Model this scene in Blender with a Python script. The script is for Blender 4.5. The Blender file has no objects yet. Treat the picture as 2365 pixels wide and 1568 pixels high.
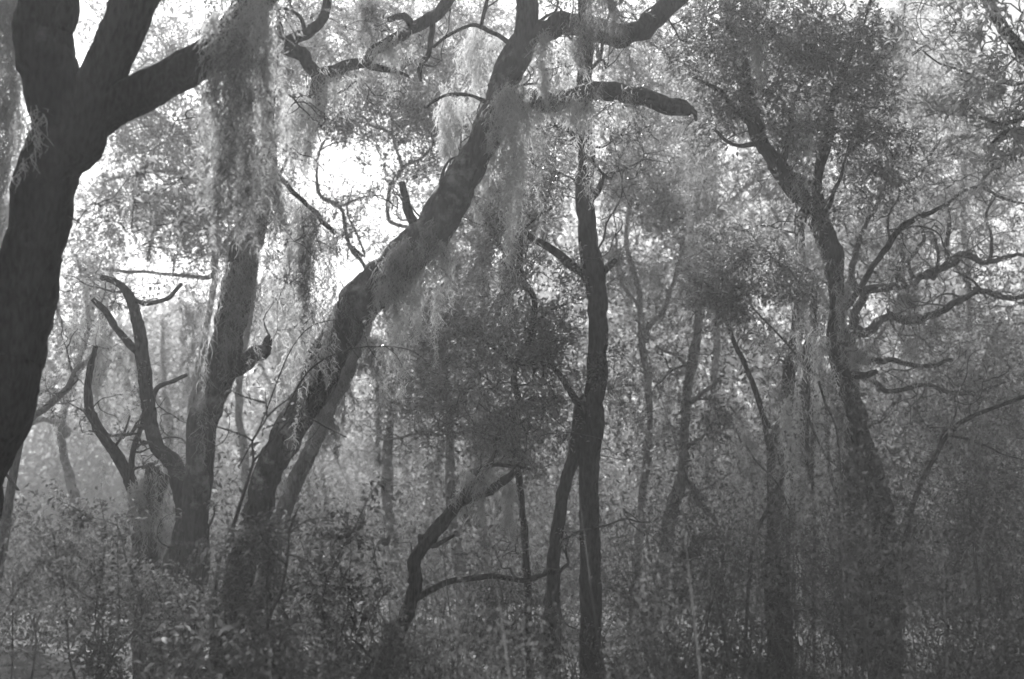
import bpy, math, random
import numpy as np
from mathutils import Matrix, Vector

S = bpy.context.scene
COL = S.collection
# ------------------------------------------------------------------ camera
LENS, PITCH, EYE = 45.0, math.radians(9.0), 1.6
VW, VH = 2364.0, 1568.0                     # pixel grid the layout was measured on
FPX = VW * LENS / 36.0
cam_data = bpy.data.cameras.new('camera')
cam = bpy.data.objects.new('camera', cam_data)
COL.objects.link(cam)
cam.location = (0, 0, EYE)
cam.rotation_euler = (math.pi / 2 + PITCH, 0, 0)
cam_data.lens, cam_data.sensor_width = LENS, 36.0
cam_data.clip_start, cam_data.clip_end = 0.05, 2000.0
cam_data.dof.use_dof = True
cam_data.dof.focus_distance = 12.0
cam_data.dof.aperture_fstop = 1.5
S.camera = cam
# ------------------------------------------------------------------ daylight
SUN_EL, SUN_AZ = math.radians(36.0), math.radians(-16.0)     # azimuth from +Y, negative = left
world = bpy.data.worlds.new('World')
S.world = world
world.use_nodes = True
wn = world.node_tree.nodes
wl = world.node_tree.links
wn.clear()
sky = wn.new('ShaderNodeTexSky')
sky.sky_type = 'NISHITA'
sky.sun_disc = False
sky.sun_elevation = SUN_EL
sky.sun_rotation = SUN_AZ
sky.air_density, sky.dust_density, sky.ozone_density = 1.0, 3.0, 1.0
bw = wn.new('ShaderNodeRGBToBW')            # black-and-white film
bg = wn.new('ShaderNodeBackground')
bg.inputs[1].default_value = 0.05
wo = wn.new('ShaderNodeOutputWorld')
wl.new(sky.outputs[0], bw.inputs[0]); wl.new(bw.outputs[0], bg.inputs[0]); wl.new(bg.outputs[0], wo.inputs[0])
sun_d = bpy.data.lights.new('sun', 'SUN')
sun_d.energy = 5.0
sun_d.angle = math.radians(0.6)
sun = bpy.data.objects.new('sun', sun_d)
COL.objects.link(sun)
to_sun = Vector((math.sin(SUN_AZ) * math.cos(SUN_EL), math.cos(SUN_AZ) * math.cos(SUN_EL), math.sin(SUN_EL)))
sun.rotation_euler = to_sun.to_track_quat('Z', 'Y').to_euler()
S.view_settings.view_transform = 'Standard'
S.view_settings.look = 'None'
S.view_settings.exposure = 1.5
S.view_settings.gamma = 1.0
S.view_settings.use_curve_mapping = False
S.cycles.use_denoising = True
S.cycles.use_adaptive_sampling = False
S.render.filter_size = 1.7
S.cycles.pixel_filter_type = 'BLACKMAN_HARRIS'
S.cycles.filter_width = 1.7
S.cycles.max_bounces = 6
S.cycles.diffuse_bounces = 3
S.cycles.glossy_bounces = 2
S.cycles.transmission_bounces = 4
S.cycles.volume_bounces = 1
S.cycles.transparent_max_bounces = 4
S.cycles.sample_clamp_indirect = 4.0
HAZE_DENSITY, HAZE_ANISO = 0.0034, 0.3

# ------------------------------------------------------------------ helpers
_cp, _sp = math.cos(PITCH), math.sin(PITCH)
def at(x, y, d):
    """world point seen at layout pixel (x, y), d metres in front of the camera"""
    u = (x - VW / 2) / FPX * d
    v = -(y - VH / 2) / FPX * d
    return np.array((u, d * _cp - v * _sp, EYE + d * _sp + v * _cp))
def px(w, d):
    return w / FPX * d
def ground_y(d, z=0.0):
    return VH / 2 + FPX / d * (EYE + d * _sp - z) / _cp
def unit(v):
    return v / np.maximum(np.linalg.norm(v, axis=-1, keepdims=True), 1e-9)

_P = np.random.RandomState(7).rand(64, 64, 64).astype(np.float32)
def vnoise(p):
    """smooth value noise, 0..1"""
    p = np.asarray(p, dtype=np.float64)
    i = np.floor(p).astype(np.int64); f = p - i
    f = f * f * (3 - 2 * f)
    r = 0
    for a in (0, 1):
        for b in (0, 1):
            for c in (0, 1):
                w = (f[..., 0] if a else 1 - f[..., 0]) * (f[..., 1] if b else 1 - f[..., 1]) * (f[..., 2] if c else 1 - f[..., 2])
                r = r + w * _P[(i[..., 0] + a) & 63, (i[..., 1] + b) & 63, (i[..., 2] + c) & 63]
    return r

class MB:
    """collects vertices and faces of ONE mesh"""
    def __init__(s): s.v, s.f, s.n = [], [], 0
    def add(s, v, *faces):
        s.v.append(np.asarray(v, dtype=np.float64).reshape(-1, 3))
        for f in faces:
            f = np.asarray(f)
            if len(f): s.f.append(f + s.n)
        s.n += len(s.v[-1])
    def mesh(s, name, mat, origin=(0, 0, 0), smooth=True):
        me = bpy.data.meshes.new(name)
        v = np.concatenate(s.v) - np.asarray(origin)
        me.vertices.add(len(v)); me.vertices.foreach_set('co', v.astype(np.float32).ravel())
        idx = np.concatenate([f.ravel() for f in s.f]).astype(np.int32)
        tot = np.concatenate([np.full(len(f), f.shape[1]) for f in s.f]).astype(np.int32)
        start = (np.cumsum(tot) - tot).astype(np.int32)
        me.loops.add(len(idx)); me.loops.foreach_set('vertex_index', idx)
        me.polygons.add(len(tot)); me.polygons.foreach_set('loop_start', start)
        me.polygons.foreach_set('use_smooth', np.full(len(tot), smooth))
        me.materials.append(mat)
        me.update(calc_edges=True)
        return me
    def build(s, name, mat, parent=None, smooth=True, kind=None, label=None):
        o = (0, 0, 0) if parent is None else parent_origin(parent)
        ob = bpy.data.objects.new(name, s.mesh(name, mat, o, smooth))
        COL.objects.link(ob)
        if parent is not None: ob.parent = parent
        if kind: ob['kind'] = kind
        if label: ob['label'] = label
        return ob
def parent_origin(o):
    v = np.zeros(3)
    while o is not None:
        v += np.array(o.location); o = o.parent
    return v
def thing(name, label, cat, loc, group=None):
    o = bpy.data.objects.new(name, None)
    o.empty_display_size = 0.2
    COL.objects.link(o)
    o.location = tuple(float(c) for c in loc)
    o['label'], o['category'] = label, cat
    if group: o['group'] = group
    return o
def tag(o, label, cat, group=None):
    o['label'], o['category'] = label, cat
    if group: o['group'] = group
    return o

def spline(P, R, step):
    """Catmull-Rom through P (radii R), resampled at about step metres"""
    P = np.asarray(P, float); R = np.asarray(R, float)
    Q = np.vstack([2 * P[0] - P[1], P, 2 * P[-1] - P[-2]])
    RR = np.concatenate([[R[0]], R, [R[-1]]])
    out, ro = [], []
    for i in range(1, len(Q) - 2):
        n = max(2, int(np.linalg.norm(Q[i + 1] - Q[i]) / step))
        t = (np.arange(n) / n)[:, None]
        a, b, c, d = Q[i - 1], Q[i], Q[i + 1], Q[i + 2]
        out.append(0.5 * (2 * b + (c - a) * t + (2 * a - 5 * b + 4 * c - d) * t ** 2 + (3 * b - a - 3 * c + d) * t ** 3))
        s = t[:, 0] * t[:, 0] * (3 - 2 * t[:, 0])
        ro.append(RR[i] * (1 - s) + RR[i + 1] * s)
    out.append(P[-1:]); ro.append(R[-1:])
    return np.concatenate(out), np.concatenate(ro)

def frames(C):
    T = unit(np.gradient(C, axis=0))
    n = np.cross(T[0], (0.3, 1, 0.2)); n /= np.linalg.norm(n)
    N = np.empty_like(T)
    for i in range(len(T)):
        n = n - T[i] * np.dot(n, T[i]); n /= max(np.linalg.norm(n), 1e-9); N[i] = n
    return T, N, np.cross(T, N)

def tube(mb, P, R, k=8, step=0.1, lump=0.0, bark=0.0, seed=0, cap=True, wig=0.0):
    C, r = spline(P, R, step)
    if wig:                                           # wood never grows in a smooth arc
        s_ = np.concatenate([[0], np.cumsum(np.linalg.norm(np.diff(C, axis=0), axis=1))])
        end = np.clip(np.minimum(s_, s_[-1] - s_) / 0.15, 0, 1)
        for sc, am in ((0.55, 1.0), (0.2, 0.6), (0.09, 0.25)):
            for ax in range(3):
                nz = vnoise(np.stack([s_ / sc + seed * 7.3, s_ * 0 + ax * 9.1 + seed, s_ * 0 + 2.7], -1)) - 0.5
                C[:, ax] += nz * 2 * am * wig * (r + 0.012) * end
    T, N, B = frames(C)
    a = np.arange(k) / k * 2 * math.pi
    ca, sa = np.cos(a), np.sin(a)
    s = np.concatenate([[0], np.cumsum(np.linalg.norm(np.diff(C, axis=0), axis=1))])
    rr = np.repeat(r[:, None], k, 1)
    if lump:
        q = np.stack(np.broadcast_arrays(ca[None] * 0.9 + seed * 3.1, sa[None] * 0.9 + 5.2, (s / 0.32)[:, None] + seed), -1)
        l = vnoise(q) - 0.5
        q2 = np.stack(np.broadcast_arrays(ca[None] * 1.8 + seed, sa[None] * 1.8 + 9.7, (s / 0.11)[:, None]), -1)
        rr = rr * (1 + lump * (l * 1.6 + (vnoise(q2) - 0.5) * 0.8))
        knob = vnoise(q + 17.3)
        rr = rr * (1 + lump * 2.2 * np.clip(knob - 0.68, 0, 1) * 3)
    if bark:
        circ = r[:, None] * 2 * math.pi
        g = 0.05                                   # ridge spacing round the trunk
        kk = np.maximum(circ.mean() / g / (2 * math.pi), 1.2)
        wob = vnoise(np.stack(np.broadcast_arrays(ca[None] * 1.5, sa[None] * 1.5, (s / 0.2)[:, None] + seed * 2), -1)) * 1.4
        aa = a[None] + wob * 0.35
        q = np.stack([np.cos(aa) * kk + 31 + seed, np.sin(aa) * kk + 11, np.broadcast_to((s / 0.13)[:, None], aa.shape)], -1)
        ridge = 1 - np.abs(2 * vnoise(q) - 1)
        q = np.stack(np.broadcast_arrays(ca[None] * kk * 2.2 + 3, sa[None] * kk * 2.2, (s / 0.05)[:, None]), -1)
        rr = rr + bark * (ridge - 0.6) + bark * 0.6 * (vnoise(q) - 0.5)
    V = C[:, None] + rr[..., None] * (ca[None, :, None] * N[:, None] + sa[None, :, None] * B[:, None])
    n = len(C)
    i = (np.arange(n - 1)[:, None] * k); j = np.arange(k)[None]; j2 = (j + 1) % k
    F = np.stack([i + j, i + j2, i + k + j2, i + k + j], -1).reshape(-1, 4)
    V = V.reshape(-1, 3)
    if cap:
        V = np.vstack([V, C[:1], C[-1:] + T[-1:] * r[-1] * 0.35])
        m = n * k
        J = np.arange(k); J2 = (J + 1) % k
        mb.add(V, F, np.stack([J2, J, np.full(k, m)], -1), np.stack([(n - 1) * k + J, (n - 1) * k + J2, np.full(k, m + 1)], -1))
    else:
        mb.add(V, F)
    return C, r

def leaves(mb, C, D, L, rng, ratio=0.42, droop=0.15, up=0.6, fold=0.12, tri=False):
    """one folded, pointed leaf (four vertices) at every C along D"""
    n = len(C)
    D = unit(D)
    L = np.asarray(L).reshape(-1, 1) * np.ones((n, 1))
    N = unit(rng.normal(size=(n, 3)) + np.array((0, 0, up)) * 2)
    Sd = unit(np.cross(D, N)); N = np.cross(Sd, D)
    W = L * ratio * rng.uniform(0.75, 1.2, (n, 1))
    if tri:                                            # far away: one triangle a leaf
        V = np.stack([C, C + D * L * 0.55 + Sd * W * 0.62, C + D * L - Sd * W * 0.35], 1).reshape(-1, 3)
        mb.add(V, np.arange(n)[:, None] * 3 + np.array([[0, 1, 2]])); return
    b = C; m = C + D * L * 0.45; t = C + D * L - np.array((0, 0, 1.)) * L * droop
    V = np.stack([b, m + Sd * W / 2 + N * L * fold, t, m - Sd * W / 2 + N * L * fold], 1).reshape(-1, 3)
    i = np.arange(n)[:, None] * 4
    mb.add(V, np.concatenate([i + np.array([[0, 1, 2]]), i + np.array([[0, 2, 3]])]))

def blob(rng, c, r, n):
    """n points in an ellipsoid, thinning towards its rim"""
    p = unit(rng.normal(size=(n, 3))) * rng.uniform(0, 1, (n, 1)) ** 0.45
    return np.asarray(c) + p * np.asarray(r)

# ------------------------------------------------------------------ materials (grey: the film is black and white)
def g(v): return (v, v, v, 1)
def nt(name):
    m = bpy.data.materials.new(name); m.use_nodes = True
    t = m.node_tree; t.nodes.clear()
    return m, t.nodes, t.links
def ramp(n, stops):
    r = n.new('ShaderNodeValToRGB')
    e = r.color_ramp.elements
    while len(e) < len(stops): e.new(0.5)
    for k, (p, v) in enumerate(stops): e[k].position = p; e[k].color = g(v)
    return r
def bark_mat(name, dark, mid, pale, lichen=0.62):
    m, n, l = nt(name)
    tc = n.new('ShaderNodeTexCoord')
    mp = n.new('ShaderNodeMapping'); mp.inputs['Scale'].default_value = (1, 1, 0.28)
    l.new(tc.outputs['Object'], mp.inputs[0])
    a = n.new('ShaderNodeTexNoise'); a.inputs['Scale'].default_value = 42; a.inputs['Detail'].default_value = 6
    l.new(mp.outputs[0], a.inputs['Vector'])
    b = n.new('ShaderNodeTexNoise'); b.inputs['Scale'].default_value = 3.5; b.inputs['Detail'].default_value = 7; b.inputs['Roughness'].default_value = 0.7
    l.new(tc.outputs['Object'], b.inputs['Vector'])
    r1 = ramp(n, [(0.3, dark), (0.55, mid), (0.8, mid * 1.5)])
    l.new(a.outputs[0], r1.inputs[0])
    r2 = ramp(n, [(lichen - 0.05, 0), (lichen + 0.07, 1)])
    l.new(b.outputs[0], r2.inputs[0])
    mx = n.new('ShaderNodeMix'); mx.data_type = 'RGBA'
    l.new(r2.outputs[0], mx.inputs[0]); l.new(r1.outputs[0], mx.inputs[6]); mx.inputs[7].default_value = g(pale)
    bp = n.new('ShaderNodeBump'); bp.inputs['Strength'].default_value = 0.8; bp.inputs['Distance'].default_value = 0.02
    l.new(a.outputs[0], bp.inputs['Height'])
    p = n.new('ShaderNodeBsdfPrincipled'); p.inputs['Roughness'].default_value = 0.9; p.inputs['Specular IOR Level'].default_value = 0.2
    l.new(mx.outputs[2], p.inputs['Base Color']); l.new(bp.outputs[0], p.inputs['Normal'])
    o = n.new('ShaderNodeOutputMaterial'); l.new(p.outputs[0], o.inputs[0])
    return m
def leaf_mat(name, lo, hi, trans, rough=0.42, spec=0.5):
    m, n, l = nt(name)
    ge = n.new('ShaderNodeNewGeometry')
    r = ramp(n, [(0.0, lo), (0.75, (lo + hi) / 2), (1.0, hi)])
    l.new(ge.outputs['Random Per Island'], r.inputs[0])
    p = n.new('ShaderNodeBsdfPrincipled'); p.inputs['Roughness'].default_value = rough; p.inputs['Specular IOR Level'].default_value = spec
    l.new(r.outputs[0], p.inputs['Base Color'])
    t = n.new('ShaderNodeBsdfTranslucent')
    mu = n.new('ShaderNodeMix'); mu.data_type = 'RGBA'; mu.blend_type = 'MULTIPLY'; mu.inputs[0].default_value = 1
    l.new(r.outputs[0], mu.inputs[6]); mu.inputs[7].default_value = g(trans)
    l.new(mu.outputs[2], t.inputs[0])
    a = n.new('ShaderNodeAddShader'); l.new(p.outputs[0], a.inputs[0]); l.new(t.outputs[0], a.inputs[1])
    o = n.new('ShaderNodeOutputMaterial'); l.new(a.outputs[0], o.inputs[0])
    return m
def moss_mat(name, lo, hi, tr):
    m, n, l = nt(name)
    ge = n.new('ShaderNodeNewGeometry')
    r = ramp(n, [(0.0, lo), (1.0, hi)])
    l.new(ge.outputs['Random Per Island'], r.inputs[0])
    d = n.new('ShaderNodeBsdfDiffuse'); l.new(r.outputs[0], d.inputs[0])
    t = n.new('ShaderNodeBsdfTranslucent'); l.new(r.outputs[0], t.inputs[0])
    x = n.new('ShaderNodeMixShader'); x.inputs[0].default_value = tr
    l.new(d.outputs[0], x.inputs[1]); l.new(t.outputs[0], x.inputs[2])
    o = n.new('ShaderNodeOutputMaterial'); l.new(x.outputs[0], o.inputs[0])
    return m
def litter_mat():
    m, n, l = nt('leaf_litter')
    tc = n.new('ShaderNodeTexCoord')
    v = n.new('ShaderNodeTexVoronoi'); v.inputs['Scale'].default_value = 14
    l.new(tc.outputs['Object'], v.inputs['Vector'])
    a = n.new('ShaderNodeTexNoise'); a.inputs['Scale'].default_value = 1.3; a.inputs['Detail'].default_value = 9
    l.new(tc.outputs['Object'], a.inputs['Vector'])
    r = ramp(n, [(0.3, 0.025), (0.7, 0.08)]); l.new(a.outputs[0], r.inputs[0])
    b = n.new('ShaderNodeBump'); b.inputs['Distance'].default_value = 0.04; l.new(v.outputs['Distance'], b.inputs['Height'])
    p = n.new('ShaderNodeBsdfPrincipled'); p.inputs['Roughness'].default_value = 0.95
    l.new(r.outputs[0], p.inputs['Base Color']); l.new(b.outputs[0], p.inputs['Normal'])
    o = n.new('ShaderNodeOutputMaterial'); l.new(p.outputs[0], o.inputs[0])
    return m
M_BARK = bark_mat('oak_bark', 0.012, 0.04, 0.1, 0.66)
M_BARK_LICHEN = bark_mat('lichen_bark', 0.014, 0.05, 0.24, 0.58)
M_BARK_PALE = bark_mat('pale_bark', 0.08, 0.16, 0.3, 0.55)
M_TWIG = bark_mat('twig_bark', 0.04, 0.07, 0.12, 0.6)
M_LEAF = leaf_mat('oak_leaf', 0.045, 0.11, 1.8, 0.6, 0.25)
M_GLOSS = leaf_mat('glossy_leaf', 0.035, 0.11, 1.4, 0.4, 0.45)
M_SHRUB = leaf_mat('shrub_leaf', 0.03, 0.1, 0.9, 0.7, 0.1)
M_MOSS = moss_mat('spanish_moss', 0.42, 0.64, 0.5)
M_MOSS_DARK = moss_mat('dark_moss', 0.18, 0.34, 0.5)  # the same moss in a darker grey
M_BRUSH = leaf_mat('brush_leaf', 0.03, 0.065, 1.1, 0.8, 0.05)  # darker leaf tone: shade of the low growth put into the colour
M_FERN = leaf_mat('fern', 0.12, 0.28, 1.0, 0.5, 0.4)
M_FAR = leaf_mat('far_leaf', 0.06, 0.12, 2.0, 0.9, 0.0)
M_LITTER = litter_mat()

# ------------------------------------------------------------------ ground
def make_ground():
    n = 90
    a = np.linspace(-1, 1, n)
    gx = np.sign(a) * np.abs(a) ** 2 * 300
    X, Y = np.meshgrid(gx, gx + 20)
    Z = (vnoise(np.stack([X * 0.35 + 50, Y * 0.35 + 50, X * 0], -1)) - 0.5) * 0.22 - 0.06
    V = np.stack([X, Y, Z], -1).reshape(-1, 3)
    i = (np.arange(n - 1)[:, None] * n + np.arange(n - 1)[None]).ravel()
    mb = MB(); mb.add(V, np.stack([i, i + 1, i + n + 1, i + n], -1))
    o = mb.build('ground', M_LITTER); o['kind'] = 'structure'
make_ground()

# ------------------------------------------------------------------ trees
def trace(pts, d):
    """[(x, y, width)] in layout pixels (d = depth, or 4th value) -> world points and radii"""
    P, R = [], []
    for p in pts:
        dd = p[3] if len(p) > 3 else d
        P.append(at(p[0], p[1], dd)); R.append(px(p[2], dd) / 2)
    return np.array(P), np.array(R)

def crown(parent, nodes, rad, blobs, d, rng, lpc, leaf, mat, cl, twig_r=0.011, up=0.5, ratio=0.42, sides=3, ext=None, tri=False, dens=1.0, branch=None):
    """twigs that reach from the limbs into every leaf cluster, and the leaves themselves"""
    cc = []
    for b in blobs:
        x, y, rx, ry, rz, n = b[:6]
        dd = b[6] if len(b) > 6 else d
        cc.append(blob(rng, at(x, y, dd), (px(rx, dd), rz, px(ry, dd)), max(1, int(n * dens))))
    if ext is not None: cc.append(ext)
    cc = np.concatenate(cc)
    cc = cc[cc[:, 2] > 0.35]
    # crooked branchlets off every limb, each forking again
    tw, lf = MB(), MB()
    if branch:
        new, newr = [], []
        for c, r in branch[0]:
            L = np.sum(np.linalg.norm(np.diff(c, axis=0), axis=1))
            todo = []
            for _ in range(int(L * branch[1] + rng.uniform())):
                i = rng.randint(len(c) // 6, len(c))
                todo.append((c[i], min(r[i] * rng.uniform(0.3, 0.6), 0.012 + 0.02 * rng.uniform()), rng.uniform(0.5, 1.3) * branch[2], 0))
            while todo:
                p, r0, l, lv = todo.pop()
                r0 = max(r0, 0.006)
                dirn = unit(rng.normal(size=3) * (1, 0.8, 1) + np.array((0, 0, 0.45)))
                m = 8; P = [p]
                for q in range(m - 1):
                    dirn = unit(dirn + rng.normal(size=3) * 0.42 + np.array((0, 0, 0.06)))
                    P.append(P[-1] + dirn * l / (m - 1))
                P = np.array(P); Rk = np.linspace(r0, max(r0 * 0.3, 0.004), m)
                tube(tw, P, Rk, 4 if not tri else 3, 0.12, 0, 0, 1, cap=False)
                new.append(P[1:]); newr.append(Rk[1:])
                if lv < 2:
                    for _ in range(2 if lv == 0 else 1):
                        q = rng.randint(2, m)
                        todo.append((P[q], Rk[q] * 0.7, l * rng.uniform(0.45, 0.8), lv + 1))
        if new:
            nodes = np.concatenate([nodes] + new); rad = np.concatenate([rad] + newr)
            tips = np.array([p[-1] for p in new])
            cc = np.concatenate([cc, tips[rng.uniform(size=len(tips)) < branch[3]]])
    # nearest first
    dist = np.min(np.linalg.norm(cc[:, None] - nodes[None, ::3], axis=2), axis=1)
    cc = cc[np.argsort(dist)]
    N = np.empty((len(nodes) + len(cc) * 7, 3)); N[:len(nodes)] = nodes
    Rr = np.empty(len(N)); Rr[:len(nodes)] = rad
    k = len(nodes)
    LC, LD = [], []
    for c in cc:
        dv = np.linalg.norm(N[:k] - c, axis=1)
        j = int(np.argmin(dv)); L = dv[j]
        a = N[j]
        m = max(3, min(7, int(L / 0.12) + 2))
        t = np.linspace(0, 1, m)[:, None]
        bow = rng.normal(size=3) * L * 0.18
        P = a + (c - a) * t + bow * np.sin(t * math.pi) + rng.normal(size=(m, 3)) * L * 0.085 * np.sin(t * math.pi)
        r0 = min(Rr[j] * 0.75, twig_r * (0.5 + L * 0.9))
        r0 = max(r0, twig_r * 0.3)
        Rk = np.linspace(r0, twig_r * 0.22, m)
        C_, r_ = spline(P, Rk, max(L / 5, 0.08))
        T, Nn, B = frames(C_)
        a_ = np.arange(sides) / sides * 2 * math.pi
        V = C_[:, None] + r_[:, None, None] * (np.cos(a_)[None, :, None] * Nn[:, None] + np.sin(a_)[None, :, None] * B[:, None])
        i = np.arange(len(C_) - 1)[:, None] * sides; jj = np.arange(sides)[None]; j2 = (jj + 1) % sides
        tw.add(V, np.stack([i + jj, i + j2, i + sides + j2, i + sides + jj], -1).reshape(-1, 4))
        N[k:k + m - 1] = P[1:]; Rr[k:k + m - 1] = Rk[1:]; k += m - 1
        # a spray: a few short shoots, leaves along each
        nl = max(4, int(lpc * rng.choice((0.25, 0.6, 1.0, 1.6))))
        ns = max(2, int(nl / (16 if tri else 9)))
        sd = unit(rng.normal(size=(ns, 3)) + unit(c - a) * 0.6 + np.array((0, 0, up * 0.4)))
        sl = cl * rng.uniform(0.5, 1.3, (ns, 1))
        w = rng.randint(0, ns, nl)
        tt = rng.uniform(0.1, 1, (nl, 1)) ** 0.8
        LC.append(c + sd[w] * sl[w] * tt + rng.normal(size=(nl, 3)) * cl * 0.1)
        LD.append(sd[w] + rng.normal(size=(nl, 3)) * 0.7)
        for s_, l_ in zip(sd, sl):                # the shoots as three-sided slivers
            q = np.cross(s_, (0.2, 0.5, 0.8)); q = q / max(np.linalg.norm(q), 1e-6) * twig_r * 0.25
            q2 = np.cross(s_, q)
            e = c + s_ * l_
            tw.add(np.array([c + q, c - q * 0.5 + q2, c - q * 0.5 - q2, e]), np.array([[0, 1, 3], [1, 2, 3], [2, 0, 3]]))
    LC = np.concatenate(LC); LD = np.concatenate(LD)
    leaves(lf, LC, LD, leaf * rng.uniform(0.6, 1.2, len(LC)), rng, ratio=ratio, tri=tri)
    tw.build('twigs', M_TWIG, parent, kind='stuff')
    lf.build('crown', mat, parent, smooth=False, kind='stuff')

def tree(label, d, trunk, limbs=(), blobs=(), bark=M_BARK, leaf=0.05, lpc=45, cl=0.22, mat=M_LEAF, seed=1, detail=1.0,
         group=None, name='oak_tree', to_ground=True, lump=0.16, twig_r=0.013, limb_bark=None, ratio=0.42, limb_labels=None, ext=None, cat='tree', tri=False, dens=1.6, sprays=1.6, wig=0.9, branch=1.2, blen=0.9, bleaf=0.6):
    rng = np.random.RandomState(seed)
    P, R = trace(trunk, d)
    if to_ground:                                      # carry the butt down to the soil with a flare
        a, b = P[0], P[1]
        if a[2] > 0.1:
            dirn = (a - b) / np.linalg.norm(a - b)
            h = a[2]
            g1 = a + np.array((dirn[0] * h * 0.35, dirn[1] * h * 0.3, -h * 0.6))
            g2 = a + np.array((dirn[0] * h * 0.4, dirn[1] * h * 0.35, -h - 0.15))
            P = np.vstack([g2, g1, P]); R = np.concatenate([[R[0] * 1.5], [R[0] * 1.12], R])
    root = thing(name, label, cat, (P[0][0], P[0][1], 0.0), group)
    k = int(max(9, min(56, 2 * math.pi * R.max() / 0.024 * detail)))
    st = 0.038 / detail
    mb = MB()
    C, r = tube(mb, P, R, k, st, lump, 0.03 * min(1, R.max() / 0.12), seed, wig=0.22)
    mb.build('trunk', bark, root)
    nodes, rads = [C[::4]], [r[::4]]
    for q, lb in enumerate(limbs):
        Pl, Rl = trace(lb, d)
        if Rl.max() > 0.012:
            # bury the limb's heel in the nearest wood so it grows out of it
            A = np.concatenate(nodes)
            j = np.argmin(np.linalg.norm(A - Pl[0], axis=1))
            if np.linalg.norm(A[j] - Pl[0]) < 0.9:
                Pl = np.vstack([A[j], Pl]); Rl = np.concatenate([[min(Rl[0] * 1.25, np.concatenate(rads)[j] * 0.9)], Rl])
        mb = MB()
        kk = int(max(7, min(48, 2 * math.pi * Rl.max() / 0.02 * detail)))
        C, r = tube(mb, Pl, Rl, kk, max(st, 0.04), lump, 0.024 * min(1, Rl.max() / 0.1), seed + q * 3 + 2, wig=wig)
        mb.build('limb', limb_bark or bark, root, label=(limb_labels or {}).get(q))
        nodes.append(C[::4]); rads.append(r[::4])
    if limbs and sprays and blobs:
        ex = []
        for c in nodes[1:]:
            L = np.sum(np.linalg.norm(np.diff(c, axis=0), axis=1))
            m = int(L * sprays + 0.5)
            if m:
                a = c[rng.randint(len(c) // 4, len(c), m)]
                ex.append(a + unit(rng.normal(size=(m, 3)) + np.array((0, 0, 0.3))) * rng.uniform(0.2, 0.75, (m, 1)))
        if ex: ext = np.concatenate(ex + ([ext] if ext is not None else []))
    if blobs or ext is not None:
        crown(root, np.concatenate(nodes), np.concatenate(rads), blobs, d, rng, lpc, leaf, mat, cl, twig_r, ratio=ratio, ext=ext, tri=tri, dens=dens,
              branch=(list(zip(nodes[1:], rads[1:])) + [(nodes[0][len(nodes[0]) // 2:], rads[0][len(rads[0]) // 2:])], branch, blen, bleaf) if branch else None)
    return root

# -- the near trees, traced from the picture
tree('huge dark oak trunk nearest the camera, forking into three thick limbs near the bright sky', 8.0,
     [(-95, 1180, 165), (-55, 1080, 158), (-12, 980, 148), (18, 850, 140), (56, 700, 130), (91, 560, 122), (116, 430, 130), (134, 330, 142), (118, 230, 132), (100, 110, 122), (100, 0, 124), (104, -120, 115), (90, -300, 95)],
     [[(168, 340, 100), (192, 270, 98), (222, 180, 96), (262, 90, 98), (312, 0, 100), (355, -100, 92), (440, -280, 70)],
      [(190, 300, 95), (255, 248, 92), (330, 205, 88), (410, 165, 82), (480, 125, 84), (545, 65, 86), (600, -15, 80), (660, -120, 70), (760, -260, 50)]],
     blobs=[(330, 470, 120, 160, 0.5, 5), (470, -180, 420, 120, 1.5, 46), (60, -260, 300, 90, 1.5, 26)], leaf=0.06, lpc=36, seed=3, lump=0.13, wig=0.3, branch=0, sprays=0.4,
     ext=blob(np.random.RandomState(9), (-1.5, 2.0, 8.5), (9, 9, 1.8), 420))  # unseen canopy over the camera, added to keep front light off the trunks

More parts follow.
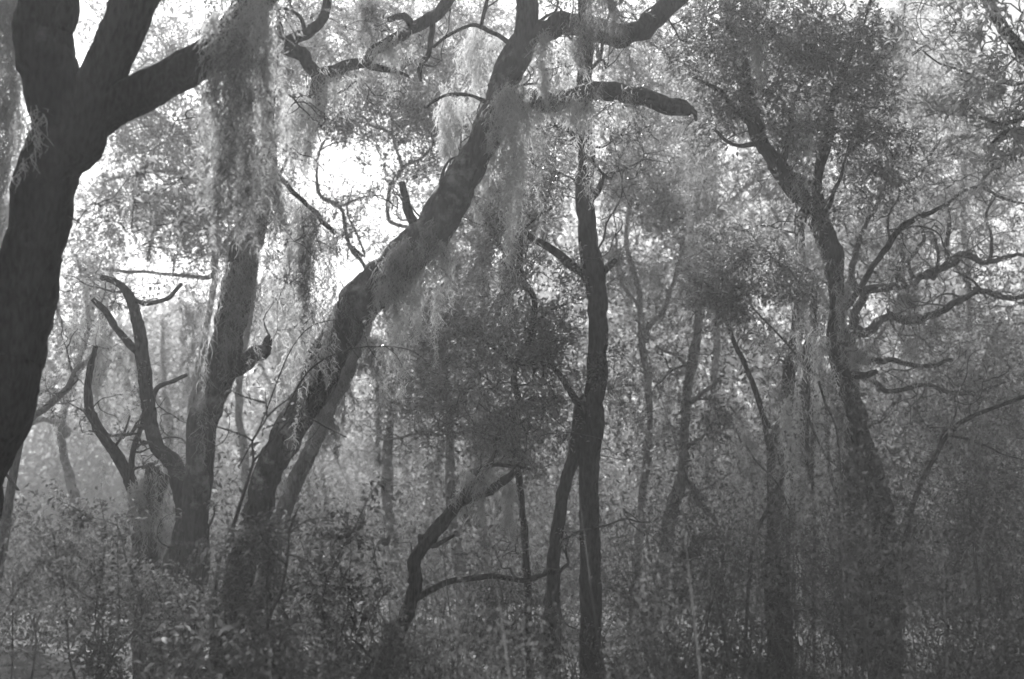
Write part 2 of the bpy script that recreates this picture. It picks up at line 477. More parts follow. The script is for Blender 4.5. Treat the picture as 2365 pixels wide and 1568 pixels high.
tree('long leaning oak, knobby and moss-draped, rising diagonally past the white sky gap', 12.0,
     [(570, 1250, 54), (600, 1160, 58), (635, 1062, 64), (672, 992, 68), (712, 925, 72), (758, 830, 74), (800, 750, 78), (838, 690, 84), (905, 615, 90), (978, 545, 96), (1032, 468, 80), (1080, 388, 72), (1126, 322, 68), (1156, 235, 60), (1184, 150, 64), (1212, 70, 52), (1212, 0, 46), (1225, -90, 42), (1215, -200, 36)],
     [[(1195, 105, 50), (1240, 68, 46), (1290, 55, 46), (1350, 54, 50), (1415, 82, 52), (1468, 68, 44), (1550, 12, 42), (1640, -70, 36), (1750, -180, 26)],
      [(1170, 225, 48), (1228, 234, 44), (1324, 219, 42), (1427, 217, 40), (1509, 235, 36), (1560, 243, 34), (1588, 252, 24), (1602, 250, 8)],
      [(1584, 250, 18), (1600, 262, 11), (1607, 280, 4)],
      [(965, 545, 34), (953, 515, 22), (944, 490, 20), (934, 455, 14), (929, 420, 13)],
      [(1218, -110, 34), (1120, -60, 30), (1037, 2, 27), (996, 30, 26), (945, 66, 25), (904, 102, 24), (868, 133, 22), (853, 150, 22), (812, 159, 24), (760, 168, 26), (733, 188, 26), (722, 228, 24), (716, 275, 14)],
      [(733, 215, 27), (716, 168, 28), (692, 130, 30), (661, 104, 38), (700, 80, 24), (735, 60, 22), (750, 30, 18), (756, -20, 15)],
      [(661, 104, 20), (645, 85, 12), (641, 26, 8)],
      [(996, 34, 14), (992, 80, 13), (985, 125, 13), (968, 160, 11), (972, 188, 6)], [(853, 150, 20), (880, 158, 16), (915, 166, 11), (945, 176, 6)],
      [(945, 64, 20), (925, 44, 18), (896, 47, 13)],
      [(1192, 120, 14), (1150, 85, 11), (1100, 62, 9), (1050, 75, 7), (1000, 110, 5)],
      [(1172, 215, 14), (1130, 232, 11), (1080, 215, 9), (1020, 222, 7), (980, 250, 5)],
      [(1134, -40, 9), (1122, 30, 9), (1109, 67, 8)]],
     blobs=[(880, -120, 300, 90, 1.6, 34), (1400, -110, 330, 90, 1.6, 50), (700, 0, 90, 80, 0.8, 6), (560, -60, 120, 80, 0.8, 5), (900, 80, 120, 60, 0.6, 10), (1690, 40, 110, 70, 0.8, 16)],
     bark=M_BARK_LICHEN, limb_bark=M_BARK, leaf=0.05, lpc=34, seed=5, lump=0.2, limb_labels={1: 'level limb ending in a blunt broken stub', 3: 'short dead stub pointing up into the white gap'})

tree('pale mossy second stem leaning close behind the long diagonal oak', 14.6,
     [(640, 1230, 36), (678, 1118, 34), (712, 1050, 33), (742, 975, 36), (775, 900, 42), (812, 810, 42), (860, 710, 36), (930, 620, 30)], [], [],
     bark=M_BARK_PALE, seed=8)

tree('upright shaggy oak with one cut stub, between dark left trunk and diagonal oak', 11.0,
     [(425, 1560, 80), (432, 1420, 72), (440, 1290, 64), (449, 1190, 60), (459, 1066, 60), (486, 937, 66), (516, 834, 74), (536, 720, 66), (556, 620, 64), (586, 530, 50), (606, 440, 38), (620, 370, 34), (616, 270, 24), (606, 200, 20), (600, 100, 16), (612, -20, 12)],
     [[(528, 850, 44), (560, 824, 36), (588, 806, 31), (608, 796, 26), (622, 776, 9)], [(592, 806, 18), (612, 808, 12), (626, 802, 4)],
      [(470, 1170, 40), (440, 1215, 44), (412, 1290, 40), (405, 1370, 50)],
      [(625, 400, 14), (660, 430, 11), (700, 468, 10), (740, 500, 12), (775, 540, 9)]],
     blobs=[(560, 120, 100, 180, 0.8, 9), (660, 640, 60, 120, 0.5, 4)], bark=M_BARK_LICHEN, leaf=0.05, lpc=28, seed=11, lump=0.2)

tree('slim curved stem arching over to the left above the fern-topped snag', 13.0,
     [(428, 1330, 44), (424, 1220, 40), (414, 1130, 38), (396, 1072, 36), (357, 1025, 30), (343, 963, 27), (337, 885, 26), (331, 823, 26), (322, 760, 25), (314, 710, 22), (292, 672, 17), (262, 648, 13), (232, 640, 9)],
     [[(352, 945, 14), (354, 915, 13), (372, 892, 11), (400, 880, 9), (432, 866, 8)],
      [(328, 815, 20), (300, 785, 18), (272, 755, 17), (245, 720, 14), (215, 690, 11)],
      [(302, 690, 9), (330, 705, 11), (384, 692, 10), (420, 655, 8)]],
     blobs=[(250, 660, 110, 60, 0.6, 8), (420, 670, 60, 40, 0.5, 5)], leaf=0.05, lpc=30, seed=14, name='sapling', twig_r=0.008)
tree('thin stem bending left out of the fern-topped snag', 13.2,
     [(330, 1330, 30), (322, 1220, 28), (304, 1120, 25), (276, 1060, 23), (248, 1020, 22), (226, 985, 20), (210, 950, 19), (203, 911, 16), (206, 860, 12), (222, 800, 9)],
     [[(255, 1010, 6), (240, 1000, 5), (205, 995, 4)], [(262, 1040, 7), (290, 1000, 6), (300, 960, 5)]],
     blobs=[(215, 800, 50, 60, 0.5, 5)], leaf=0.05, lpc=24, seed=15, name='sapling', twig_r=0.007)
tree('short thin shoot between the two curved stems over the snag', 13.1,
     [(318, 1330, 16), (314, 1200, 14), (303, 1090, 13), (308, 1035, 12), (322, 995, 11), (330, 960, 9), (332, 900, 6)], [], blobs=[(335, 900, 30, 50, 0.3, 3)], leaf=0.05, lpc=22, seed=16, name='sapling', twig_r=0.006)
tree('pale broken snag shaggy with moss, ferns on its splintered top', 12.9,
     [(352, 1560, 92), (348, 1420, 78), (340, 1300, 68), (348, 1220, 62), (338, 1160, 50), (352, 1110, 34), (344, 1070, 12)],
     [[(365, 1200, 26), (376, 1140, 22), (384, 1095, 8)], [(330, 1220, 24), (318, 1160, 18), (314, 1120, 6)]], [], bark=M_BARK_LICHEN, seed=17, lump=0.3, name='snag')

tree('straight dark oak in the middle with a knuckled fork and two short stubs', 12.5,
     [(1361, 1600, 54), (1361, 1540, 52), (1361, 1377, 46), (1358, 1222, 43), (1354, 1118, 42), (1361, 989, 48), (1374, 870, 44), (1381, 769, 41), (1380, 692, 40), (1371, 622, 50), (1358, 564, 40), (1350, 461, 39), (1354, 370, 36), (1346, 300, 34), (1345, 200, 30), (1352, 100, 28), (1345, -60, 24)],
     [[(1350, 632, 24), (1322, 618, 22), (1290, 590, 20), (1255, 565, 17), (1227, 549, 14), (1205, 533, 8)],
      [(1385, 630, 22), (1405, 615, 17), (1421, 600, 15)],
      [(1366, 452, 18), (1384, 428, 15), (1395, 402, 13)],
      [(1356, 930, 36), (1343, 985, 34), (1326, 1050, 30), (1304, 1118, 28), (1284, 1222, 29), (1274, 1340, 29), (1275, 1450, 36), (1272, 1600, 40)],
      [(1205, 545, 6), (1235, 505, 6), (1275, 480, 5)],
      [(1345, 330, 16), (1310, 300, 12), (1270, 285, 9)],
      [(1352, 960, 18), (1330, 925, 16), (1300, 880, 13), (1270, 845, 11), (1225, 838, 8)]],
     blobs=[(1270, 420, 90, 110, 0.7, 30), (1210, 330, 70, 60, 0.6, 10), (1430, 330, 90, 140, 0.7, 24), (1330, 640, 80, 60, 0.5, 12), (1290, 900, 70, 90, 0.5, 22), (1420, 860, 60, 80, 0.6, 12), (1350, -80, 200, 80, 1.2, 20)],
     bark=M_BARK, leaf=0.045, lpc=40, seed=21, lump=0.12, mat=M_GLOSS, wig=0.4)

tree('dense glossy-leaved holly bush filling the space left of the straight middle oak', 13.0,
     [(1215, 1300, 16), (1205, 1150, 15), (1190, 1050, 15), (1185, 960, 15), (1200, 930, 15), (1185, 880, 14), (1195, 840, 13), (1225, 770, 11), (1232, 692, 14), (1201, 636, 15), (1201, 554, 12), (1195, 500, 8)],
     [[(1201, 636, 14), (1180, 625, 12), (1160, 605, 8)], [(1195, 940, 13), (1230, 925, 12), (1260, 920, 9)], [(1198, 850, 10), (1140, 800, 8), (1080, 760, 6)], [(1215, 760, 8), (1270, 720, 7), (1310, 700, 5)]],
     blobs=[(1150, 760, 170, 140, 1.1, 95), (1080, 880, 150, 120, 1.0, 50), (1210, 990, 120, 100, 0.9, 55), (1010, 760, 90, 90, 0.8, 16), (1060, 1010, 110, 70, 0.8, 16), (1180, 560, 90, 80, 0.6, 26), (1270, 780, 70, 90, 0.6, 36), (1060, 740, 70, 60, 0.6, 22), (1130, 500, 60, 60, 0.5, 14)],
     leaf=0.055, lpc=40, cl=0.24, mat=M_LEAF, seed=22, branch=2.0, name='holly_tree', twig_r=0.008)

tree('low crooked oak branching like an elbow beneath the holly', 11.8,
     [(860, 1600, 40), (885, 1545, 38), (915, 1470, 36), (940, 1410, 34), (957, 1350, 30), (955, 1299, 27), (976, 1262, 28), (1019, 1211, 29), (1066, 1160, 25), (1123, 1138, 19), (1160, 1112, 16), (1180, 1095, 13), (1197, 1075, 9)],
     [[(1066, 1160, 22), (1085, 1125, 17), (1100, 1108, 16), (1126, 1078, 14), (1138, 1050, 12), (1145, 1010, 8)],
      [(1100, 1095, 9), (1140, 1076, 10), (1180, 1074, 9), (1225, 1084, 7)],
      [(950, 1385, 16), (975, 1371, 15), (1019, 1350, 14), (1061, 1341, 13), (1105, 1334, 12), (1149, 1335, 12), (1195, 1347, 12), (1226, 1341, 11), (1268, 1322, 8)],
      [(995, 1262, 10), (1010, 1265, 11), (1050, 1235, 6)],
      [(972, 1240, 12), (966, 1236, 9)]],
     blobs=[(1150, 1010, 60, 40, 0.4, 12), (1230, 1070, 50, 30, 0.4, 5)], leaf=0.045, lpc=34, seed=25, bark=M_BARK, mat=M_GLOSS)

tree('dark right-hand oak whose leaning trunk splits into a tall leafy fork', 13.0,
     [(2045, 1500, 70), (2040, 1350, 58), (2035, 1222, 50), (2025, 1139, 48), (2004, 1066, 48), (1979, 973, 45), (1955, 900, 40), (1935, 820, 34), (1928, 756, 31), (1932, 690, 32), (1923, 590, 46), (1895, 518, 44), (1843, 451, 40), (1797, 390, 31), (1760, 328, 31), (1733, 246, 32), (1718, 169, 30), (1703, 103, 24), (1690, 20, 20), (1680, -80, 16)],
     [[(1915, 565, 30), (1902, 500, 24), (1897, 410, 21), (1910, 320, 25), (1922, 246, 22), (1945, 180, 15), (1965, 130, 12), (1990, 80, 10), (2010, 0, 8)],
      [(1805, 395, 16), (1815, 350, 13), (1831, 267, 11), (1850, 180, 8)],
      [(1740, 290, 14), (1703, 256, 11), (1651, 205, 9), (1600, 180, 6)],
      [(1940, 710, 14), (1954, 692, 14), (2005, 615, 14), (2041, 564, 14), (2067, 528, 14), (2118, 502, 12), (2174, 477, 9)],
      [(1940, 170, 14), (1950, 158, 14), (1954, 140, 9)],
      [(1745, 330, 12), (1700, 330, 8), (1650, 300, 6)],
      [(1935, 850, 22), (1950, 865, 18), (2000, 862, 14), (2025, 858, 9)]],
     blobs=[(1640, 90, 130, 90, 0.9, 60), (1800, 90, 120, 110, 0.9, 64), (1950, 150, 130, 140, 0.9, 70), (1670, 250, 110, 70, 0.8, 34), (1830, 290, 90, 90, 0.8, 36), (1990, 330, 110, 90, 0.8, 44), (1700, 620, 110, 90, 0.8, 44), (1660, 700, 80, 70, 0.6, 22), (2050, 420, 90, 60, 0.7, 20), (1820, 640, 60, 80, 0.7, 14), (1850, -110, 350, 90, 1.3, 44), (1880, 500, 60, 60, 0.5, 8)],
     bark=M_BARK, leaf=0.064, lpc=46, seed=31, lump=0.18, dens=1.9)

tree('vine-hung companion trunk standing just left of the forked right-hand oak', 14.5,
     [(1790, 1420, 50), (1786, 1250, 44), (1790, 1118, 38), (1793, 1025, 38), (1812, 963, 30), (1824, 860, 26), (1842, 756, 26), (1850, 640, 22), (1845, 520, 18), (1860, 380, 14)],
     [[(1800, 1290, 24), (1848, 1150, 24), (1855, 1040, 22), (1868, 860, 20), (1872, 740, 16), (1880, 640, 12)]],
     blobs=[(1780, 800, 50, 50, 0.6, 8), (1860, 420, 80, 90, 0.7, 16)], bark=M_BARK, leaf=0.05, lpc=34, seed=34)

tree('slender background trunk leaning slightly right of the straight middle oak, with a bare side stub', 19.0,
     [(1508, 1400, 30), (1523, 1325, 28), (1549, 1196, 29), (1570, 1118, 24), (1578, 1015, 20), (1591, 885, 19), (1606, 797, 19), (1612, 700, 14), (1600, 600, 10)],
     [[(1594, 928, 10), (1625, 905, 9), (1663, 872, 6)], [(1592, 1122, 16), (1612, 1160, 14), (1642, 1196, 12)],
      [(1585, 1040, 8), (1610, 1020, 7), (1650, 1000, 6), (1690, 1010, 4)], [(1593, 860, 8), (1560, 820, 7), (1513, 800, 6)],
      [(1590, 1150, 6), (1640, 1120, 6), (1690, 1090, 4)]],
     blobs=[(1660, 960, 60, 30, 0.6, 26), (1560, 1010, 50, 50, 0.6, 14), (1640, 1130, 60, 50, 0.6, 18), (1620, 640, 110, 90, 1.0, 26), (1530, 760, 70, 60, 0.8, 14), (1540, 880, 60, 60, 0.8, 14)],
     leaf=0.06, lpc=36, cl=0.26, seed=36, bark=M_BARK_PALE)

tree('thin bare sapling slanting across the pale gap beside the vine-hung trunk', 15.5,
     [(1790, 1130, 14), (1767, 989, 12), (1746, 911, 12), (1720, 844, 11), (1695, 790, 9), (1670, 730, 7), (1640, 680, 4)],
     [[(1755, 950, 6), (1790, 1000, 5), (1815, 1080, 4)]], blobs=[(1655, 700, 60, 40, 0.5, 14)], leaf=0.06, lpc=26, seed=37, name='sapling', to_ground=True, twig_r=0.007)

tree('spreading oak at right with sinuous grey limbs against the light sky', 17.5,
     [(1985, 1420, 60), (1978, 1200, 50), (1975, 1000, 44), (1965, 860, 36), (1962, 790, 32)],
     [[(1964, 779, 24), (2026, 769, 20), (2067, 733, 18), (2128, 728, 16), (2185, 723, 14), (2220, 697, 13), (2261, 672, 12), (2308, 682, 11), (2364, 680, 10), (2420, 660, 8)],
      [(1970, 760, 22), (1995, 705, 20), (2020, 682, 20), (2077, 677, 18), (2118, 661, 17), (2159, 631, 17), (2205, 600, 16), (2241, 590, 14), (2272, 608, 12), (2313, 605, 10), (2370, 590, 8)],
      [(2075, 680, 16), (2064, 640, 15), (2067, 595, 13), (2080, 560, 9)],
      [(2195, 605, 14), (2190, 565, 12), (2197, 520, 10), (2190, 470, 8)],
      [(2120, 655, 9), (2100, 600, 8), (2130, 550, 8), (2120, 505, 6)],
      [(2150, 640, 8), (2165, 580, 8), (2150, 530, 6)],
      [(2280, 605, 9), (2290, 560, 8), (2280, 500, 7), (2300, 450, 5)],
      [(2261, 672, 8), (2230, 640, 6), (2200, 625, 4)],
      [(2174, 480, 9), (2195, 470, 8), (2256, 436, 7), (2308, 461, 6), (2364, 470, 5)],
      [(1962, 640, 14), (1990, 540, 11), (2040, 450, 10), (2113, 405, 8), (2150, 360, 7), (2175, 318, 5)],
      [(2113, 405, 7), (2200, 333, 6), (2280, 290, 6), (2364, 297, 5)],
      [(1975, 850, 14), (2050, 900, 11), (2140, 890, 9), (2230, 910, 7), (2330, 880, 5)],
      [(1968, 820, 22), (2000, 840, 16), (2060, 838, 12), (2130, 850, 9), (2200, 830, 6)]],
     blobs=[(2130, 400, 130, 80, 1.0, 46), (2270, 380, 110, 80, 1.0, 34), (2120, 520, 130, 50, 0.9, 22), (2290, 520, 80, 40, 0.7, 12), (2060, 620, 60, 60, 0.7, 9), (2240, 745, 120, 30, 0.8, 20), (2120, 790, 110, 30, 0.8, 18), (2330, 640, 50, 40, 0.6, 6), (2150, 250, 200, 90, 1.2, 40)],
     leaf=0.055, lpc=30, cl=0.26, seed=41, bark=M_BARK, sprays=2, twig_r=0.015, wig=1.5, branch=2.6, blen=1.1, bleaf=0.35)

tree('oak bough with long light leaves drooping from the top right edge', 9.5,
     [(2560, 420, 60), (2480, 200, 50), (2400, 150, 38), (2345, 105, 24), (2325, 77, 22), (2298, 36, 22), (2270, -10, 20), (2240, -80, 16)],
     [[(2470, 230, 22), (2400, 250, 14), (2330, 280, 9), (2260, 270, 6)], [(2500, 330, 22), (2420, 320, 12), (2350, 300, 8), (2290, 330, 5)]],
     blobs=[(2290, 170, 90, 70, 0.5, 22), (2330, 320, 70, 70, 0.5, 24), (2230, 230, 60, 50, 0.4, 10), (2200, 40, 100, 60, 0.6, 20)],
     leaf=0.095, ratio=0.22, lpc=20, cl=0.2, mat=M_FERN, seed=43, to_ground=True)

tree('dead arching branch sweeping up to the right edge over the undergrowth', 12.5,
     [(2085, 1300, 10), (2098, 1196, 11), (2123, 1123, 11), (2155, 1061, 11), (2201, 989, 11), (2263, 953, 10), (2364, 916, 9), (2440, 880, 8)],
     [[(2190, 1005, 5), (2250, 1020, 5), (2310, 1050, 4), (2364, 1062, 3)]], [(2330, 880, 60, 50, 0.5, 12), (2250, 985, 30, 20, 0.3, 3)], leaf=0.055, lpc=24, seed=44, name='sapling', twig_r=0.007)

# -- oaks farther back, fading into the light
def far_tree(label, d, trunk, limbs, blobs, seed, **k):
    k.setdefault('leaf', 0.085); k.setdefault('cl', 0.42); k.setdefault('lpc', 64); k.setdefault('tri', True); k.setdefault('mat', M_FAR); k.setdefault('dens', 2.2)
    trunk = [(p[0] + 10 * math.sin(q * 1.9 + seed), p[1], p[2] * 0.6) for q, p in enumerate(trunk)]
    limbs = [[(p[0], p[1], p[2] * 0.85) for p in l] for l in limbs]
    k.setdefault('bark', M_BARK_PALE); k.setdefault('branch', 0.9); k.setdefault('blen', 1.6)  # pale bark puts some of the haze's fading into the trunk colour
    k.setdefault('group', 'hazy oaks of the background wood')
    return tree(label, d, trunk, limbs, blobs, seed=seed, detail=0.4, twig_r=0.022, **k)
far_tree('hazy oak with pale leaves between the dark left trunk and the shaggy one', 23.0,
     [(450, 1330, 40), (445, 1150, 34), (452, 950, 28), (470, 780, 24), (488, 610, 22), (476, 500, 20), (478, 400, 16), (470, 300, 12)],
     [[(480, 640, 14), (420, 636, 10), (330, 628, 9), (236, 620, 7)], [(478, 420, 12), (380, 392, 9), (290, 408, 7), (240, 420, 5)], [(475, 480, 12), (400, 460, 10), (360, 520, 8), (340, 600, 6)],
      [(478, 380, 12), (400, 290, 10), (330, 240, 8)], [(488, 600, 14), (560, 500, 10), (600, 380, 8)]],
     [(300, 270, 120, 60, 1.6, 24), (430, 330, 130, 80, 1.8, 40), (400, 500, 150, 100, 2.0, 56), (260, 520, 80, 120, 1.6, 26), (480, 560, 100, 90, 1.6, 28), (560, 320, 60, 150, 1.5, 20), (390, 110, 120, 90, 1.5, 26), (240, 60, 120, 80, 1.5, 14), (560, 150, 90, 110, 1.5, 24), (300, 180, 110, 60, 1.5, 14)], 51, leaf=0.085)
far_tree('hazy oak behind the white gap with thin limbs writhing across the sky', 21.0,
     [(905, 1330, 50), (900, 1150, 42), (905, 980, 36), (900, 800, 30), (880, 690, 22), (852, 615, 16), (801, 564, 13), (780, 480, 11), (745, 446, 10), (738, 349, 9), (760, 300, 7)],
     [[(905, 800, 22), (950, 700, 18), (1000, 560, 15), (960, 540, 12), (919, 523, 10), (897, 510, 10), (896, 470, 10), (904, 426, 10), (924, 390, 10), (914, 349, 9), (899, 308, 8), (865, 290, 7), (830, 262, 5)],
      [(924, 388, 9), (970, 370, 8), (1000, 330, 7), (980, 290, 5)], [(780, 480, 8), (830, 456, 6), (880, 450, 5)], [(738, 349, 6), (770, 330, 5), (800, 325, 4)],
      [(800, 560, 8), (840, 590, 7), (800, 490, 6), (806, 470, 5)], [(1000, 560, 14), (1040, 470, 10), (1060, 380, 8), (1000, 270, 6), (930, 220, 5)]],
     [(880, 230, 150, 50, 1.4, 40), (1010, 290, 90, 70, 1.4, 26), (760, 260, 70, 50, 1.2, 18), (980, 170, 110, 70, 1.4, 26), (960, 430, 60, 60, 1.0, 5), (770, 560, 60, 60, 1.0, 6), (650, 330, 60, 140, 1.2, 14), (820, 90, 130, 60, 1.4, 18), (1050, 120, 110, 90, 1.4, 34), (700, 60, 110, 80, 1.4, 22), (900, 30, 160, 60, 1.4, 30), (640, 200, 70, 120, 1.4, 18), (830, 490, 130, 130, 1.2, 15), (930, 600, 60, 40, 1.0, 6), (960, 360, 60, 100, 1.2, 14), (850, 285, 130, 40, 1.2, 22), (700, 560, 90, 60, 1.2, 14), (690, 380, 40, 110, 1.0, 12), (1100, 20, 110, 60, 1.4, 18), (1040, 560, 60, 70, 1.0, 10)], 52, leaf=0.075, sprays=1, wig=1.4, branch=1.8, blen=1.3, bleaf=0.2)
far_tree('hazy oak whose bent limb shows under the diagonal trunk', 20.0,
     [(1060, 1330, 44), (1050, 1150, 36), (1035, 960, 30), (1010, 820, 24), (1000, 680, 16), (1006, 668, 14), (1068, 641, 12), (1104, 605, 8)],
     [[(1035, 960, 16), (1120, 800, 12), (1180, 620, 10), (1210, 480, 8)], [(1020, 1000, 10), (960, 1000, 8), (926, 1015, 8), (880, 1015, 5)]],
     [(1090, 640, 70, 50, 1.2, 14), (1180, 500, 100, 80, 1.5, 30), (1110, 460, 70, 60, 1.2, 14), (960, 760, 80, 90, 1.6, 24), (1000, 900, 110, 110, 1.8, 40), (880, 900, 80, 110, 1.6, 24), (1250, 290, 90, 60, 1.5, 20)], 53)
far_tree('distant oak filling the middle with soft grey foliage', 29.0,
     [(1010, 1300, 40), (1000, 1150, 34), (1010, 1000, 28), (1000, 860, 20), (1020, 700, 14)],
     [[(1005, 960, 16), (930, 860, 12), (870, 780, 8)], [(1008, 940, 16), (1100, 860, 12), (1180, 800, 8)]],
     [(1000, 900, 200, 160, 2.5, 80), (880, 1050, 140, 110, 2.2, 46), (1130, 1080, 140, 120, 2.2, 46), (1000, 720, 150, 90, 2.0, 30)], 54, leaf=0.1, cl=0.5)
far_tree('distant oak standing between the straight oak and the slender leaning trunk', 21.0,
     [(1475, 1330, 34), (1480, 1150, 30), (1492, 950, 26), (1490, 790, 24), (1480, 740, 22), (1462, 660, 18), (1450, 560, 14), (1470, 420, 10)],
     [[(1490, 760, 18), (1530, 720, 14), (1560, 640, 10), (1580, 540, 8)], [(1470, 700, 12), (1430, 640, 9), (1420, 540, 6)]],
     [(1480, 420, 100, 120, 1.6, 44), (1580, 520, 90, 110, 1.5, 34), (1430, 620, 60, 80, 1.2, 14), (1560, 330, 80, 90, 1.4, 22), (1500, 180, 100, 90, 1.5, 34), (1460, 1000, 60, 100, 1.4, 16), (1430, 120, 80, 70, 1.3, 16)], 55)
far_tree('distant oak crowded behind the forked right-hand oak', 25.0,
     [(1920, 1300, 44), (1930, 1100, 38), (1940, 900, 30), (1960, 700, 22), (1990, 520, 14)],
     [[(1940, 900, 16), (2040, 760, 12), (2100, 600, 8)], [(1950, 760, 14), (1850, 600, 10), (1780, 480, 7)]],
     [(2040, 480, 120, 120, 1.8, 46), (1780, 450, 90, 90, 1.6, 26), (1640, 420, 80, 90, 1.6, 22), (1860, 280, 150, 110, 1.8, 46), (2080, 180, 150, 110, 1.8, 40), (2090, 930, 120, 90, 1.8, 40), (1700, 560, 80, 60, 1.4, 18)], 56)
far_tree('low bushy oak at the right edge behind the arching branch', 23.0,
     [(2270, 1330, 40), (2265, 1150, 34), (2250, 1000, 28), (2270, 850, 20), (2300, 740, 12)],
     [[(2255, 1000, 16), (2330, 900, 12), (2400, 820, 8)], [(2255, 980, 14), (2180, 900, 10), (2140, 840, 7)]],
     [(2270, 850, 110, 70, 1.8, 40), (2320, 1000, 100, 100, 1.8, 46), (2180, 1000, 100, 100, 1.8, 44), (2230, 1140, 160, 90, 2.0, 44), (2350, 760, 60, 50, 1.2, 10)], 57)
far_tree('faint oak with moss beards just right of the dark left trunk', 26.0,
     [(180, 1300, 40), (172, 1150, 34), (150, 1000, 28), (170, 850, 22), (200, 740, 16), (190, 600, 10)],
     [[(165, 880, 14), (230, 800, 10), (260, 760, 7)], [(180, 800, 14), (140, 740, 10), (130, 650, 7)], [(150, 990, 16), (95, 965, 13), (60, 990, 11)]],
     [(190, 620, 90, 80, 1.8, 22), (150, 760, 80, 80, 1.6, 20), (250, 780, 70, 60, 1.6, 12), (110, 880, 60, 50, 1.3, 12)], 58, leaf=0.085)
far_tree('dark leafy stub tree leaning right at the flank of the big left trunk', 14.0,
     [(20, 1120, 34), (62, 990, 28), (100, 945, 24), (150, 893, 22), (180, 858, 20), (203, 838, 20)],
     [], [(110, 910, 50, 40, 0.5, 12)], 59, leaf=0.05, cl=0.2, group=None, lpc=34)
far_tree('faint oak seen through the moss left of the shaggy trunk', 33.0,
     [(395, 1290, 36), (390, 1150, 30), (385, 1000, 24), (375, 860, 18), (385, 740, 10)],
     [[(385, 960, 14), (330, 860, 10), (290, 800, 7)], [(380, 900, 12), (450, 800, 8)]],
     [(380, 820, 120, 110, 2.4, 34), (280, 900, 90, 90, 2.2, 20), (450, 930, 80, 90, 2.2, 20), (210, 960, 80, 60, 2.0, 14), (420, 1050, 120, 60, 2.4, 20)], 60, leaf=0.11, cl=0.55)
far_tree('faint oak seen between the shaggy trunk and the diagonal one', 36.0,
     [(655, 1290, 34), (650, 1100, 28), (640, 950, 22), (650, 800, 14)],
     [[(645, 960, 12), (700, 860, 9), (740, 780, 6)], [(643, 930, 12), (600, 840, 8)]],
     [(650, 800, 110, 110, 2.6, 34), (720, 700, 70, 80, 2.2, 12), (640, 980, 110, 90, 2.6, 26), (800, 1080, 120, 90, 2.6, 30)], 61, leaf=0.12, cl=0.6)
far_tree('faint oak low behind the slender background trunk', 37.0,
     [(1700, 1290, 34), (1705, 1150, 28), (1690, 1000, 20), (1660, 900, 12)],
     [[(1695, 1040, 12), (1760, 960, 9), (1800, 930, 6)]],
     [(1700, 1040, 140, 90, 2.6, 34), (1540, 1000, 120, 110, 2.6, 34), (1440, 880, 70, 110, 2.4, 18), (1600, 1150, 160, 80, 2.6, 34), (1850, 1100, 130, 110, 2.6, 28)], 62, leaf=0.12, cl=0.6)
far_tree('faint oak low behind the spreading right-hand limbs', 40.0,
     [(2110, 1280, 36), (2105, 1130, 28), (2120, 980, 20), (2110, 860, 12)],
     [[(2115, 1000, 12), (2180, 920, 9)], [(2112, 980, 12), (2040, 900, 8)]],
     [(2110, 960, 150, 110, 2.8, 44), (2260, 1060, 130, 110, 2.8, 36), (1980, 1020, 90, 110, 2.4, 24), (2000, 880, 90, 60, 2.4, 14)], 63, leaf=0.13, cl=0.65)

far_tree('tall hazy oak whose pale crown spreads behind the shaggy oak and the rising dark limb', 27.0,
     [(575, 1330, 34), (568, 1100, 30), (560, 900, 26), (575, 700, 22), (590, 480, 18), (560, 280, 14), (540, 100, 9)],
     [[(575, 680, 14), (480, 520, 12), (380, 420, 10), (280, 330, 7)], [(588, 480, 12), (660, 380, 10), (690, 250, 7)], [(560, 300, 10), (450, 200, 8), (330, 130, 6)], [(548, 180, 9), (640, 80, 7), (700, -20, 5)]],
     [(420, 200, 280, 200, 3.0, 58), (300, 420, 160, 160, 2.6, 34), (520, 420, 120, 200, 2.4, 34), (640, 130, 100, 170, 2.2, 28), (200, 640, 80, 90, 2.0, 16)], 64, leaf=0.11, cl=0.5)
far_tree('tall hazy oak whose crown fills the top behind the leaning oak\'s crooked limb', 26.0,
     [(1120, 1330, 34), (1112, 1100, 30), (1105, 880, 26), (1110, 700, 22), (1100, 480, 18), (1090, 280, 14), (1060, 60, 9)],
     [[(1100, 420, 13), (1000, 300, 11), (880, 220, 9), (760, 180, 6)], [(1095, 340, 11), (1180, 220, 9), (1260, 120, 6)], [(1075, 180, 10), (960, 80, 8), (840, 20, 5)], [(1108, 600, 14), (1200, 480, 11), (1290, 400, 7)]],
     [(900, 130, 240, 130, 2.8, 74), (1090, 200, 130, 170, 2.6, 46), (1220, 420, 130, 150, 2.6, 60), (1060, 600, 80, 90, 2.2, 22), (720, 130, 90, 120, 2.0, 30), (1260, 200, 110, 130, 2.4, 40), (1010, 420, 50, 80, 1.6, 8)], 65, leaf=0.105, cl=0.5)
far_tree('tall hazy oak filling the gaps between the straight oak and the forked one', 28.0,
     [(1650, 1330, 36), (1645, 1100, 32), (1640, 900, 28), (1650, 700, 24), (1640, 480, 18), (1620, 260, 12), (1610, 60, 8)],
     [[(1648, 680, 15), (1540, 520, 12), (1440, 400, 9), (1380, 300, 6)], [(1640, 520, 14), (1760, 400, 11), (1900, 330, 8)], [(1625, 300, 11), (1500, 180, 8), (1400, 80, 5)], [(1620, 260, 10), (1740, 140, 8), (1880, 60, 5)]],
     [(1500, 330, 200, 230, 3.0, 100), (1780, 250, 230, 180, 3.0, 100), (1560, 640, 160, 110, 2.6, 50), (1420, 780, 80, 160, 2.4, 30), (1860, 560, 140, 130, 2.6, 40)], 66, leaf=0.11, cl=0.5)
